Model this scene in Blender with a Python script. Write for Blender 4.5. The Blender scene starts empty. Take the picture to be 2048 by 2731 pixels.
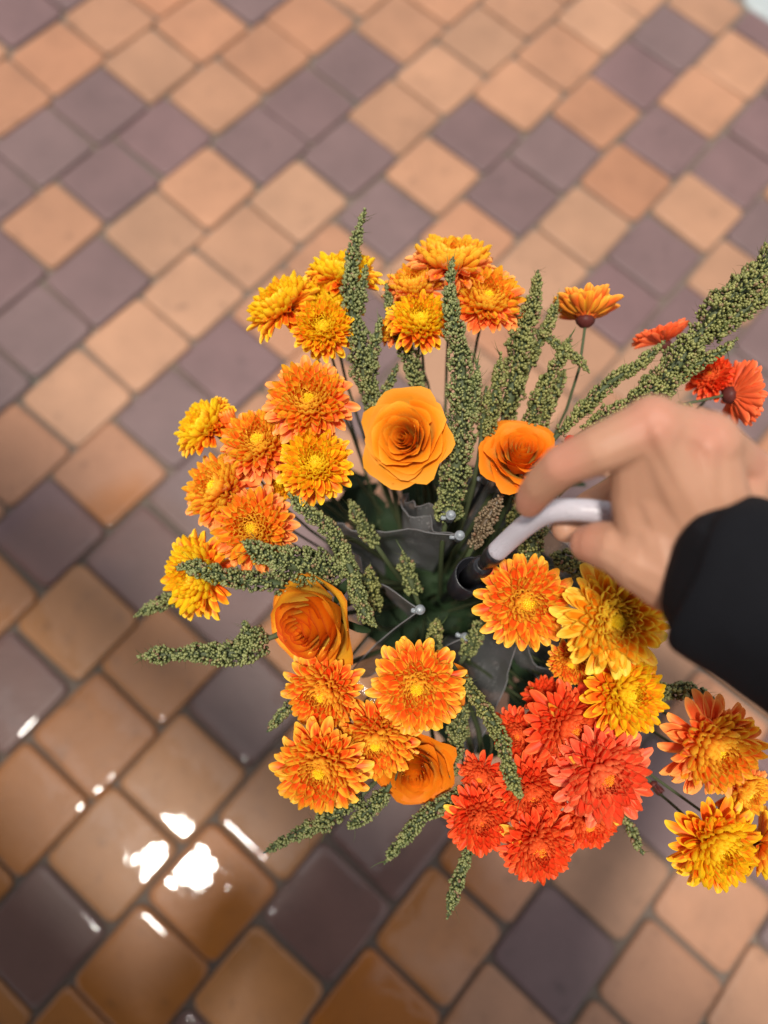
import bpy, bmesh, math, random
import numpy as np
from mathutils import Vector, Matrix, Quaternion, noise as mnoise

SC = bpy.context.scene
COL = SC.collection
R = math.radians
rng = random.Random(7)
nrng = np.random.default_rng(11)

# ------------------------------------------------------------------ camera
T = 0.16                                   # paver row pitch in metres
CAM_H = 8.555 * T
PITCH, ROLL = R(72.706), R(-12.091)
FPX = 2050.0                               # focal length for a 2048 x 2731 picture
cp, sp, cr, sr = math.cos(PITCH), math.sin(PITCH), math.cos(ROLL), math.sin(ROLL)
FWD = Vector((0, cp, -sp)); _r = Vector((1, 0, 0)); _u = Vector((0, sp, cp))
RIGHT = _r * cr - _u * sr
UP = _r * sr + _u * cr
CAM = Vector((0, 0, CAM_H))
cam_data = bpy.data.cameras.new('camera')
cam = bpy.data.objects.new('camera', cam_data)
COL.objects.link(cam)
cam.matrix_world = Matrix(((RIGHT.x, UP.x, -FWD.x, CAM.x), (RIGHT.y, UP.y, -FWD.y, CAM.y), (RIGHT.z, UP.z, -FWD.z, CAM.z), (0, 0, 0, 1)))
cam_data.sensor_fit = 'VERTICAL'
cam_data.sensor_height = 36
cam_data.lens = FPX / 2731 * 36
cam_data.clip_start = 0.02
cam_data.clip_end = 200
cam_data.dof.use_dof = True
cam_data.dof.focus_distance = 0.59
cam_data.dof.aperture_fstop = 2.1
SC.camera = cam


def pt(x, y, d):
    """A point of the place: direction of a picture point, d metres along the viewing axis."""
    return CAM + FWD * d + RIGHT * ((x - 1024) / FPX * d) + UP * ((1365.5 - y) / FPX * d)


def dz(d):
    """the heads of the bunch lie close to one dome"""
    return .61 + (d - .61) * (.33 if d > .61 else .5)


def cvec(x, y, z):
    """camera-frame direction (right, up, towards the viewer) as a world vector"""
    return RIGHT * x + UP * y - FWD * z


# ------------------------------------------------------------------ sky and sun
g = pt(505, 2350, 1.0) - CAM
SUN_DIR = Vector((g.x, g.y, -g.z)).normalized()        # the bright patch of cloud mirrored in the wet pavers
sun_el = math.asin(SUN_DIR.z)
sun_az = math.atan2(SUN_DIR.x, SUN_DIR.y)
world = bpy.data.worlds.new('World')
SC.world = world
world.use_nodes = True
wn = world.node_tree.nodes
wl = world.node_tree.links
bg = wn['Background']
sky = wn.new('ShaderNodeTexSky')
sky.sky_type = 'NISHITA'
sky.sun_disc = False
sky.sun_elevation = sun_el
sky.sun_rotation = sun_az
sky.air_density = 1.0
sky.dust_density = 0.6
sky.ozone_density = 1.0
hs = wn.new('ShaderNodeHueSaturation')
hs.inputs['Saturation'].default_value = 0.12           # overcast: the cloud cover greys the sky
wl.new(sky.outputs[0], hs.inputs['Color'])
wl.new(hs.outputs[0], bg.inputs[0])
bg.inputs[1].default_value = 0.10
sun_data = bpy.data.lights.new('sun', 'SUN')
sun_data.energy = 2.2
sun_data.angle = R(6)
sun_data.color = (1.0, 0.94, 0.84)
sun = bpy.data.objects.new('sun', sun_data)
COL.objects.link(sun)
sun.rotation_euler = SUN_DIR.to_track_quat('Z', 'Y').to_euler()
SC.view_settings.view_transform = 'Standard'
SC.view_settings.look = 'None'
SC.view_settings.exposure = 0.95
SC.view_settings.gamma = 1.0
SC.render.film_transparent = False
try:
    SC.cycles.use_denoising = True
    SC.cycles.max_bounces = 8
    SC.cycles.transparent_max_bounces = 12
except Exception:
    pass


# ------------------------------------------------------------------ helpers
def link_obj(name, me, mat=None, parent=None, M=None, label=None):
    o = bpy.data.objects.new(name, me)
    COL.objects.link(o)
    if mat is not None and me is not None:
        if len(me.materials) == 0:
            me.materials.append(mat)
        elif me.materials[0] != mat:
            o.material_slots[0].link = 'OBJECT'
            o.material_slots[0].material = mat
    if parent is not None:
        o.parent = parent
    if M is not None:
        o.matrix_basis = M
    if label:
        o['label'] = label
    return o


def world_part(name, me, mat, parent, PM, kind=None, label=None):
    """a part whose mesh is in world coordinates under a parent whose matrix is PM"""
    o = link_obj(name, me, mat, parent, None, label)
    o.matrix_parent_inverse = PM.inverted()
    if kind:
        o['kind'] = kind
    return o


def thing(name, label, cat, M=None, group=None):
    e = bpy.data.objects.new(name, None)
    e.empty_display_size = 0.02
    COL.objects.link(e)
    if M is not None:
        e.matrix_basis = M
    e['label'] = label
    e['category'] = cat
    if group:
        e['group'] = group
    return e


def mesh_np(name, V, F, smooth=True, attrs=None, uv=None):
    """V (n,3); F (m,k) one face size, or a list of such arrays"""
    me = bpy.data.meshes.new(name)
    Fs = F if isinstance(F, list) else [F]
    Fs = [np.asarray(f, dtype=np.int32) for f in Fs if len(f)]
    loops = np.concatenate([f.ravel() for f in Fs])
    tot = np.concatenate([np.full(len(f), f.shape[1], dtype=np.int32) for f in Fs])
    start = np.concatenate([[0], np.cumsum(tot)[:-1]]).astype(np.int32)
    V = np.asarray(V, dtype=np.float32)
    me.vertices.add(len(V)); me.vertices.foreach_set('co', V.ravel())
    me.loops.add(len(loops)); me.loops.foreach_set('vertex_index', loops)
    me.polygons.add(len(tot)); me.polygons.foreach_set('loop_start', start)
    try:
        me.polygons.foreach_set('loop_total', tot)
    except Exception:
        pass
    if smooth:
        me.polygons.foreach_set('use_smooth', np.ones(len(tot), dtype=bool))
    if uv is not None:
        l = me.uv_layers.new(name='UVMap')
        l.data.foreach_set('uv', np.asarray(uv, dtype=np.float32)[loops].ravel())
    if attrs:
        for k, a in attrs.items():
            at = me.attributes.new(k, 'FLOAT', 'POINT')
            at.data.foreach_set('value', np.asarray(a, dtype=np.float32))
    me.update(calc_edges=True)
    me.validate()
    return me


def grid_faces(nu, nv, off=0):
    f = []
    for i in range(nu - 1):
        for j in range(nv - 1):
            a = off + i * nv + j
            f.append((a, a + nv, a + nv + 1, a + 1))
    return f


def smooth_path(P, n):
    """Catmull-Rom through points P (tuples of any length) -> n samples"""
    P = np.asarray(P, dtype=float)
    if len(P) == 2:
        t = np.linspace(0, 1, n)[:, None]
        return P[0] * (1 - t) + P[1] * t
    Q = np.vstack([2 * P[0] - P[1], P, 2 * P[-1] - P[-2]])
    out = []
    for s in np.linspace(0, len(P) - 1 - 1e-9, n):
        i = int(s); t = s - i
        a, b, c, d = Q[i], Q[i + 1], Q[i + 2], Q[i + 3]
        out.append(.5 * ((2 * b) + (-a + c) * t + (2 * a - 5 * b + 4 * c - d) * t * t + (-a + 3 * b - 3 * c + d) * t ** 3))
    return np.array(out)


def frames(P):
    """rotation-minimising frames along points P (n,3)"""
    P = np.asarray(P, float)
    Tn = np.gradient(P, axis=0)
    Tn /= np.linalg.norm(Tn, axis=1)[:, None] + 1e-12
    ref = np.array([0.3, 0.5, 0.81]) if abs(Tn[0] @ np.array([0.3, 0.5, 0.81])) < .9 else np.array([1., 0, 0])
    N = np.zeros_like(P); B = np.zeros_like(P)
    n = ref - Tn[0] * (ref @ Tn[0])
    for i in range(len(P)):
        n = n - Tn[i] * (n @ Tn[i]); n /= np.linalg.norm(n)
        N[i] = n; B[i] = np.cross(Tn[i], n)
    return Tn, N, B


def tube_mesh(name, pts, rad, k=8, n=None, caps=True):
    """a tube through 3-D points with radii, closed by rounded caps"""
    A = np.hstack([np.asarray([tuple(p) for p in pts], float), np.asarray(rad, float).reshape(-1, 1)])
    if n:
        A = smooth_path(A, n)
    P, rr = A[:, :3], np.maximum(A[:, 3], 1e-5)
    Tn, N, B = frames(P)
    if caps:
        P = np.vstack([P[0] - Tn[0] * rr[0] * .45, P[0] - Tn[0] * rr[0] * .3, P, P[-1] + Tn[-1] * rr[-1] * .3, P[-1] + Tn[-1] * rr[-1] * .45])
        rr = np.concatenate([[rr[0] * .45, rr[0] * .8], rr, [rr[-1] * .8, rr[-1] * .45]])
        N = np.vstack([N[:1], N[:1], N, N[-1:], N[-1:]]); B = np.vstack([B[:1], B[:1], B, B[-1:], B[-1:]])
    a = np.linspace(0, 2 * np.pi, k, endpoint=False)
    V = (P[:, None, :] + rr[:, None, None] * (np.cos(a)[None, :, None] * N[:, None, :] + np.sin(a)[None, :, None] * B[:, None, :])).reshape(-1, 3)
    m = len(P)
    i = np.arange(m - 1)[:, None]; j = np.arange(k)[None, :]; j2 = (j + 1) % k
    F = np.stack([i * k + j, i * k + j2, (i + 1) * k + j2, (i + 1) * k + j], -1).reshape(-1, 4)
    c0, c1 = len(V), len(V) + 1
    V = np.vstack([V, P[0], P[-1]])
    F3 = np.array([(c0, (q + 1) % k, q) for q in range(k)] + [(c1, (m - 1) * k + q, (m - 1) * k + (q + 1) % k) for q in range(k)])
    return mesh_np(name, V, [F, F3])


# ------------------------------------------------------------------ materials
def new_mat(name):
    m = bpy.data.materials.new(name)
    m.use_nodes = True
    nt = m.node_tree
    return m, nt, nt.nodes, nt.links, nt.nodes['Principled BSDF']


def simple_mat(name, col, rough=.5, **kw):
    m, nt, N, L, p = new_mat(name)
    p.inputs['Base Color'].default_value = (*col, 1)
    p.inputs['Roughness'].default_value = rough
    for k, v in kw.items():
        p.inputs[k.replace('_', ' ')].default_value = v
    return m


def math_node(N, L, op, a, b=None, c=None, clamp=False):
    n = N.new('ShaderNodeMath'); n.operation = op; n.use_clamp = clamp
    for i, v in enumerate((a, b, c)):
        if v is None:
            continue
        if isinstance(v, (int, float)):
            n.inputs[i].default_value = v
        else:
            L.new(v, n.inputs[i])
    return n.outputs[0]


def mix_col(N, L, fac, a, b):
    n = N.new('ShaderNodeMix'); n.data_type = 'RGBA'
    for s, v in ((0, fac), (6, a), (7, b)):
        if isinstance(v, (int, float)):
            n.inputs[s].default_value = v
        elif isinstance(v, tuple):
            n.inputs[s].default_value = (*v, 1) if len(v) == 3 else v
        else:
            L.new(v, n.inputs[s])
    return n.outputs[2]


def ramp(N, L, fac, lo, hi):
    n = N.new('ShaderNodeMapRange'); n.interpolation_type = 'SMOOTHSTEP'
    L.new(fac, n.inputs[0]); n.inputs[1].default_value = lo; n.inputs[2].default_value = hi
    return n.outputs[0]


def noise_tex(N, L, scale, detail=3, vec=None, rough=.5):
    n = N.new('ShaderNodeTexNoise'); n.inputs['Scale'].default_value = scale; n.inputs['Detail'].default_value = detail
    n.inputs['Roughness'].default_value = rough
    if vec is not None:
        L.new(vec, n.inputs['Vector'])
    return n


def petal_mat(name, body, edge, tip_amt=1.0, back=(.95, .5, .12), edge_lo=.45, streak=.5, trans=.18):
    """ray petal: body colour down the middle, paler margin and tip, fine lengthwise streaks"""
    m, nt, N, L, p = new_mat(name)
    uvn = N.new('ShaderNodeUVMap')
    sep = N.new('ShaderNodeSeparateXYZ'); L.new(uvn.outputs[0], sep.inputs[0])
    u, v = sep.outputs[0], sep.outputs[1]
    av = math_node(N, L, 'ABSOLUTE', math_node(N, L, 'MULTIPLY_ADD', v, 2.0, -1.0))
    info = N.new('ShaderNodeObjectInfo')
    mp = N.new('ShaderNodeCombineXYZ')
    L.new(math_node(N, L, 'MULTIPLY', u, 1.3), mp.inputs[0])
    L.new(math_node(N, L, 'MULTIPLY', v, 9.0), mp.inputs[1])
    L.new(math_node(N, L, 'MULTIPLY', info.outputs['Random'], 37.0), mp.inputs[2])
    nz = noise_tex(N, L, 1.6, 2, mp.outputs[0])
    st = math_node(N, L, 'MULTIPLY', math_node(N, L, 'SUBTRACT', nz.outputs[0], .5), streak * 1.1)
    e1 = ramp(N, L, math_node(N, L, 'ADD', av, st), edge_lo, edge_lo + .38)
    e2 = ramp(N, L, math_node(N, L, 'ADD', u, math_node(N, L, 'MULTIPLY', st, .4)), .70, 1.05)
    e2 = math_node(N, L, 'MULTIPLY', e2, tip_amt)
    f = math_node(N, L, 'MAXIMUM', e1, e2)
    f = math_node(N, L, 'ADD', f, math_node(N, L, 'MULTIPLY', math_node(N, L, 'SUBTRACT', info.outputs['Random'], .5), .22), clamp=True)
    c = mix_col(N, L, f, body, edge)
    geo = N.new('ShaderNodeNewGeometry')
    bk = math_node(N, L, 'MULTIPLY', geo.outputs['Backfacing'], .45)
    c = mix_col(N, L, bk, c, back)
    L.new(c, p.inputs['Base Color'])
    p.inputs['Roughness'].default_value = .5
    p.inputs['Specular IOR Level'].default_value = .35
    bp = N.new('ShaderNodeBump'); bp.inputs['Strength'].default_value = .35; bp.inputs['Distance'].default_value = .0006
    L.new(nz.outputs[0], bp.inputs['Height']); L.new(bp.outputs[0], p.inputs['Normal'])
    tr = N.new('ShaderNodeBsdfTranslucent'); L.new(c, tr.inputs[0])
    mx = N.new('ShaderNodeMixShader'); mx.inputs[0].default_value = trans
    L.new(p.outputs[0], mx.inputs[1]); L.new(tr.outputs[0], mx.inputs[2])
    L.new(mx.outputs[0], N['Material Output'].inputs[0])
    return m


PM = {
    'gold': petal_mat('petal_gold', (.93, .31, .010), (.97, .70, .09), back=(.96, .60, .10), edge_lo=.28),
    'amber': petal_mat('petal_amber', (.90, .135, .008), (.97, .64, .022), back=(.94, .42, .04), edge_lo=.52),
    'orange': petal_mat('petal_orange', (.87, .078, .008), (.96, .60, .06), back=(.91, .24, .03), edge_lo=.54),
    'peach': petal_mat('petal_peach', (.90, .135, .028), (.96, .46, .11), back=(.93, .34, .10), edge_lo=.55),
    'coral': petal_mat('petal_coral', (.86, .060, .014), (.93, .23, .06), .5, back=(.91, .20, .06), edge_lo=.60),
    'pink': petal_mat('petal_pink', (.90, .095, .040), (.95, .31, .14), .5, back=(.94, .28, .12), edge_lo=.52),
}
PIN = {   # the innermost florets, yellower
    'gold': petal_mat('floret_gold', (.93, .30, .008), (.97, .76, .06), back=(.97, .70, .06), edge_lo=.30, trans=.42),
    'amber': petal_mat('floret_amber', (.92, .26, .008), (.97, .74, .015), back=(.97, .62, .02), edge_lo=.36, trans=.35),
    'orange': petal_mat('floret_orange', (.88, .095, .008), (.96, .58, .04), back=(.94, .42, .03), edge_lo=.45, trans=.3),
    'peach': petal_mat('floret_peach', (.90, .17, .012), (.97, .64, .04), back=(.96, .50, .04), edge_lo=.42, trans=.35),
    'coral': petal_mat('floret_coral', (.86, .055, .012), (.93, .19, .04), .5, back=(.91, .17, .04), edge_lo=.56, trans=.3),
    'pink': petal_mat('floret_pink', (.89, .080, .028), (.94, .24, .08), .5, back=(.93, .22, .07), edge_lo=.52, trans=.3),
}
M_DISC = simple_mat('disc_yellow', (.95, .66, .012), .55)
M_DISC2 = simple_mat('disc_orange', (.90, .30, .012), .55)


def foliage_mat(name, c1, c2, rough=.5, trans=.15):
    m, nt, N, L, p = new_mat(name)
    nz = noise_tex(N, L, 60, 3)
    info = N.new('ShaderNodeObjectInfo')
    f = math_node(N, L, 'ADD', nz.outputs[0], math_node(N, L, 'MULTIPLY_ADD', info.outputs['Random'], .5, -.25), clamp=True)
    c = mix_col(N, L, f, c1, c2)
    L.new(c, p.inputs['Base Color']); p.inputs['Roughness'].default_value = rough; p.inputs['Specular IOR Level'].default_value = .2
    if trans:
        tr = N.new('ShaderNodeBsdfTranslucent'); L.new(c, tr.inputs[0])
        mx = N.new('ShaderNodeMixShader'); mx.inputs[0].default_value = trans
        L.new(p.outputs[0], mx.inputs[1]); L.new(tr.outputs[0], mx.inputs[2]); L.new(mx.outputs[0], N['Material Output'].inputs[0])
    return m


M_STEM = foliage_mat('stem_green', (.05, .075, .03), (.09, .10, .05), .55, 0)
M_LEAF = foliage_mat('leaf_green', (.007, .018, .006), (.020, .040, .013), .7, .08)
M_LEAFLET = foliage_mat('leaflet_green', (.10, .15, .05), (.17, .22, .08), .5, .2)
M_CALYX = foliage_mat('calyx_dark_red', (.07, .012, .014), (.12, .03, .02), .5, 0)


def bud_mat(name, base, tip, dull=0):
    m, nt, N, L, p = new_mat(name)
    a = N.new('ShaderNodeAttribute'); a.attribute_name = 'tip'
    b = N.new('ShaderNodeAttribute'); b.attribute_name = 'rnd'
    f = math_node(N, L, 'MULTIPLY_ADD', b.outputs['Fac'], .6, math_node(N, L, 'MULTIPLY', a.outputs['Fac'], .75))
    f = math_node(N, L, 'SUBTRACT', f, .2, clamp=True)
    c = mix_col(N, L, f, base, tip)
    c2 = mix_col(N, L, ramp(N, L, b.outputs['Fac'], .82, 1.0), c, (.19, .10, .055))
    L.new(c2, p.inputs['Base Color']); p.inputs['Roughness'].default_value = .48
    return m


M_BUD = bud_mat('amaranth_green', (.038, .054, .012), (.31, .32, .11))
M_BUD2 = bud_mat('amaranth_olive', (.048, .058, .010), (.33, .32, .095))
M_BUD3 = bud_mat('amaranth_brown', (.10, .065, .035), (.26, .19, .11))

# ------------------------------------------------------------------ the pavement
QROW = 0.96975
CX, CY, YAW = 3.80095, -9.47695, R(60.374)
S_ROW = {0: 7.04161723, 1: 6.88479529, 2: 6.15797871, 3: 5.01304253, 4: 3.75529827, 5: 3.36524252, 6: 1.94078159,
         7: 1.27695765, 8: .5919981, 9: 1.0035266, 10: 1.60093187, 11: 2.17201109, 12: 2.81181651, 13: 4.2366902}


def uv_world(u, v):
    x, y = u - CX, v - CY
    c, s = math.cos(YAW), math.sin(YAW)
    return (c * x - s * y) * T, (s * x + c * y) * T


def world_px(p):
    q = p - CAM
    d = q.dot(FWD)
    if d < .05:
        return (-9e3, -9e3)
    return 1024 + FPX * q.dot(RIGHT) / d, 1365.5 - FPX * q.dot(UP) / d


DARK = {(-1, 0): 1, (-1, 1): 1, (1, -1): 1, (1, 0): 1, (1, 1): 1, (2, -1): 1, (2, 1): 1, (2, 2): 1, (3, 0): 1, (3, 1): 1, (3, 4): 1, (3, 5): 1, (3, 6): 1,
        (4, 6): 1, (5, 0): 1, (5, 2): 1, (5, 3): 1, (5, 6): 1, (5, 8): 1, (6, 0): 1, (6, 2): 1, (6, 3): 1, (6, 6): 1, (6, 9): 1,
        (6, 10): 1, (6, 12): 1, (6, 13): 1, (7, 3): 1, (7, 4): 1, (7, 6): 1, (7, 12): 1, (8, 0): 1, (8, 3): 1, (8, 5): 1, (8, 10): 1, (8, 11): 1,
        (8, 13): 1, (8, 14): 1, (9, 7): 1, (9, 10): 1, (10, 1): 1, (10, 2): 1, (10, 6): 1, (10, 9): 1, (11, 4): 1, (11, 7): 1, (12, 1): 1, (12, 3): 1, (13, 2): 1, (13, 5): 1, (14, 1): 1}


def paver_material(name, dry, wet_c, spread):
    m, nt, N, L, p = new_mat(name)
    geo = N.new('ShaderNodeNewGeometry')
    info = N.new('ShaderNodeObjectInfo')
    pos = geo.outputs['Position']
    n1 = noise_tex(N, L, 9, 4, pos)
    n2 = noise_tex(N, L, 140, 3, pos, .6)
    n3 = noise_tex(N, L, 5.5, 3, pos, .45)
    sepp = N.new('ShaderNodeSeparateXYZ'); L.new(pos, sepp.inputs[0])
    # water lies where the paving dips, towards the near left of the place
    dist = N.new('ShaderNodeVectorMath'); dist.operation = 'DISTANCE'
    L.new(pos, dist.inputs[0]); dist.inputs[1].default_value = WET_C
    wet = math_node(N, L, 'SUBTRACT', math_node(N, L, 'MULTIPLY_ADD', n3.outputs[0], .62, .42), math_node(N, L, 'MULTIPLY', dist.outputs['Value'], .95))
    wet = ramp(N, L, wet, .10, .24)
    hue = math_node(N, L, 'MULTIPLY_ADD', info.outputs['Random'], spread, -spread / 2)
    vb = math_node(N, L, 'ADD', 1.0, hue)
    vb = math_node(N, L, 'MULTIPLY', vb, math_node(N, L, 'MULTIPLY_ADD', n1.outputs[0], .62, .69))
    vb = math_node(N, L, 'MULTIPLY', vb, math_node(N, L, 'MULTIPLY_ADD', n2.outputs[0], .34, .83))
    n6 = noise_tex(N, L, 26, 5, pos, .7)
    vb = math_node(N, L, 'MULTIPLY', vb, math_node(N, L, 'MULTIPLY_ADD', ramp(N, L, n6.outputs[0], .56, .74), -.38, 1.0))
    base = mix_col(N, L, wet, dry, wet_c)
    hsv = N.new('ShaderNodeHueSaturation')
    L.new(base, hsv.inputs['Color']); L.new(vb, hsv.inputs['Value'])
    r2 = math_node(N, L, 'FRACT', math_node(N, L, 'MULTIPLY', info.outputs['Random'], 7.31))
    L.new(math_node(N, L, 'MULTIPLY_ADD', r2, .008, .493), hsv.inputs['Hue'])
    L.new(math_node(N, L, 'MULTIPLY_ADD', r2, -.12, 1.08), hsv.inputs['Saturation'])
    L.new(hsv.outputs[0], p.inputs['Base Color'])
    L.new(math_node(N, L, 'MULTIPLY_ADD', wet, -.10, .52), p.inputs['Roughness'])
    p.inputs['Specular IOR Level'].default_value = .5
    L.new(wet, p.inputs['Coat Weight'])
    p.inputs['Coat Roughness'].default_value = .03
    p.inputs['Coat IOR'].default_value = 1.36
    # uneven film of water
    n4 = noise_tex(N, L, 16, 2, pos)
    n5 = noise_tex(N, L, 70, 2, pos)
    hgt = math_node(N, L, 'MULTIPLY_ADD', n5.outputs[0], .10, n4.outputs[0])
    bc = N.new('ShaderNodeBump'); bc.inputs['Strength'].default_value = .26; bc.inputs['Distance'].default_value = .0035
    L.new(hgt, bc.inputs['Height']); L.new(bc.outputs[0], p.inputs['Coat Normal'])
    bs = N.new('ShaderNodeBump'); bs.inputs['Strength'].default_value = .5; bs.inputs['Distance'].default_value = .002
    L.new(math_node(N, L, 'ADD', n2.outputs[0], n1.outputs[0]), bs.inputs['Height']); L.new(bs.outputs[0], p.inputs['Normal'])
    return m


def ground_at(x, y):
    q = pt(x, y, 1.0) - CAM
    return CAM + q * (CAM.z / -q.z)


WET_C = tuple(ground_at(260, 2330))
M_PAV_O = paver_material('paver_orange', (.320, .164, .091), (.285, .105, .018), .24)
M_PAV_D = paver_material('paver_purple', (.132, .079, .076), (.118, .055, .042), .16)

m, nt, N, L, p = new_mat('joint_sand')
geo = N.new('ShaderNodeNewGeometry')
nz = noise_tex(N, L, 300, 3, geo.outputs['Position'])
nb = noise_tex(N, L, 6, 3, geo.outputs['Position'])
c = mix_col(N, L, nz.outputs[0], (.10, .076, .058), (.20, .15, .12))
c = mix_col(N, L, ramp(N, L, nb.outputs[0], .5, .75), c, (.09, .09, .075))
L.new(c, p.inputs['Base Color']); p.inputs['Roughness'].default_value = .8
bp = N.new('ShaderNodeBump'); bp.inputs['Strength'].default_value = .6; bp.inputs['Distance'].default_value = .003
L.new(nz.outputs[0], bp.inputs['Height']); L.new(bp.outputs[0], p.inputs['Normal'])
M_SAND = m


def paver_geo(seed):
    """a tumbled square block: rounded outline, worn edge, slightly domed top; unit size 1 x 1, top at z = 0"""
    rg = random.Random(seed)
    k = 6
    rings = []
    rc = .085 + rg.random() * .03
    base = []
    for ci, (sx, sy) in enumerate(((1, 1), (-1, 1), (-1, -1), (1, -1))):
        for q in range(k):
            a = R(90 * ci) + R(90) * q / (k - 1)
            base.append((sx * (.5 - rc) + rc * math.cos(a), sy * (.5 - rc) + rc * math.sin(a)))
    n = len(base)
    ph = rg.random() * 6
    V = []
    for z, ins in ((-.28, 0), (-.045, 0), (-.014, .007), (-.004, .018), (-.0005, .034), (.0, .08)):
        for i, (x, y) in enumerate(base):
            w = 1 + .012 * math.sin(3 * math.atan2(y, x) + ph) - ins * 2
            V.append((x * w, y * w, z))
    F = []
    for rr in range(5):
        for i in range(n):
            F.append((rr * n + i, rr * n + (i + 1) % n, (rr + 1) * n + (i + 1) % n, (rr + 1) * n + i))
    V.append((0, 0, .0012))
    c = len(V) - 1
    F3 = [(5 * n + i, 5 * n + (i + 1) % n, c) for i in range(n)]
    return np.array(V), np.array(F), np.array(F3)


PGEO = [paver_geo(s) for s in range(5)]
PMESH = []
for i, (V, F, F3) in enumerate(PGEO):
    PMESH.append(mesh_np('paver_block', V, [F, F3]))
PMESH_D = [me.copy() for me in PMESH]
for me in PMESH:
    me.materials.append(M_PAV_O)
for me in PMESH_D:
    me.materials.append(M_PAV_D)

PSLAB = [me.copy() for me in PMESH]
V = np.array([(-40, -40, -.011), (40, -40, -.011), (40, 40, -.011), (-40, 40, -.011)])
pavement = link_obj('pavement', mesh_np('pavement', V, np.array([(0, 1, 2, 3)])), M_SAND)
pavement['kind'] = 'structure'
pavement['label'] = 'damp paving of orange and purple square blocks with dark joints'
tiles = []
sw = random.Random(3)
prev = S_ROW[13]
for k in range(14, 34):
    prev += .62 + sw.uniform(-.2, .2); S_ROW[k] = prev
prev = S_ROW[0]
for k in range(-1, -22, -1):
    prev += .55 + sw.uniform(-.25, .25); S_ROW[k] = prev
S_ROW[-1] = 8.15
for k in range(-21, 34):
    for n in range(-26, 34):
        u = S_ROW[k] + n * QROW
        x, y = uv_world(u, -(k + .5))
        P = Vector((x, y, 0))
        px, py = world_px(P)
        dx = max(0, -px, px - 2048) + max(0, -py, py - 2731)
        if (P - Vector((0, .3, 0))).length > 4.2:
            continue
        tiles.append((dx if px > -8e3 else 1e6 + P.length, k, n, P))
ga, gb = ground_at(1955, 0), ground_at(2048, 52)
KU = max(math.cos(YAW) * q.x / T + math.sin(YAW) * q.y / T + CX for q in (ga, gb))
tiles = [t for t in tiles if S_ROW[t[1]] + t[2] * QROW < KU + .3]
tiles.sort(key=lambda t: t[0])
u_edge = None
far_O, far_D = [], []
trand = random.Random(21)
STRIP_U = 17.62 * 1.0
for idx, (dx, k, n, P) in enumerate(tiles):
    u = S_ROW[k] + n * QROW
    isd = DARK.get((k, n), 0)
    if not isd and (dx > 0 or (k < 0) or (k > 13)):
        isd = trand.random() < .33
    half_u = (QROW - .036) / 2
    hi = min(u + half_u, KU - .02)
    lo = u - half_u
    P = Vector((*uv_world((lo + hi) / 2, -(k + .5)), 0))
    rot = YAW + R(trand.uniform(-1.3, 1.3))
    tilt = Quaternion((trand.uniform(-1, 1), trand.uniform(-1, 1), 0), R(trand.uniform(0, .5)))
    M = Matrix.Translation(P + Vector((trand.uniform(-.002, .002), trand.uniform(-.002, .002), trand.uniform(-.003, .001)))) @ tilt.to_matrix().to_4x4() @ Matrix.Rotation(rot, 4, 'Z') @ Matrix.Diagonal((T * (hi - lo) * trand.uniform(.985, 1.012), T * .964 * trand.uniform(.985, 1.012), T, 1)) @ Matrix.Rotation(R(180) * trand.randrange(2), 4, 'Z')
    if idx < 290:
        me = (PMESH_D if isd else PMESH)[trand.randrange(5)]
        o = bpy.data.objects.new('paver', me)
        COL.objects.link(o)
        o.parent = pavement
        o.matrix_basis = M
    else:
        (far_D if isd else far_O).append(M)
for mats, lst in ((M_PAV_O, far_O), (M_PAV_D, far_D)):
    V, F, F3 = PGEO[0]
    Vh = np.hstack([V, np.ones((len(V), 1))])
    Vs = np.concatenate([(Vh @ np.array(M).T)[:, :3] for M in lst])
    Fs = np.concatenate([F + i * len(V) for i in range(len(lst))])
    F3s = np.concatenate([F3 + i * len(V) for i in range(len(lst))])
    o = link_obj('paver_field', mesh_np('paver_field', Vs, [Fs, F3s]), mats, pavement)
    o['kind'] = 'stuff'

# unseen roof added so the wet blocks at near left mirror something dark
PZ = 2.7
def mirrored(x, y):
    q = ground_at(x, y)
    return Vector((q.x * (1 + PZ / CAM_H), q.y * (1 + PZ / CAM_H), PZ))
pa, pb, ps = mirrored(0, 1590), mirrored(1230, 2731), mirrored(505, 2350)
pe = (pb - pa).normalized()
pn = Vector((0, 0, 1)).cross(pe)
if pn.dot(ps - pa) < 0:
    pn = -pn
so = (ps - pa).dot(pn)
M_BLOCKER = simple_mat('blocker_dark', (.045, .030, .022), .7)
MPG = Matrix.Translation(Vector((pa.x, pa.y, 0)) + pn * 3.2)
blocker_roof = thing('blocker_roof', 'added dark roof out of view, mirrored in the wet blocks', 'blocker_roof', MPG)


def board(name, c0, c1, wn_, th, z0):
    """a plank from c0 to c1, wn_ wide along pn"""
    V = []
    for z in (z0, z0 + th):
        for q in (c0, c1, c1 + pn * wn_, c0 + pn * wn_):
            V.append((q.x, q.y, z))
    F = [(3, 2, 1, 0), (4, 5, 6, 7), (0, 1, 5, 4), (1, 2, 6, 5), (2, 3, 7, 6), (3, 0, 4, 7)]
    return world_part(name, mesh_np(name, np.array(V), np.array(F), smooth=False), M_BLOCKER, blocker_roof, MPG)


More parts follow.
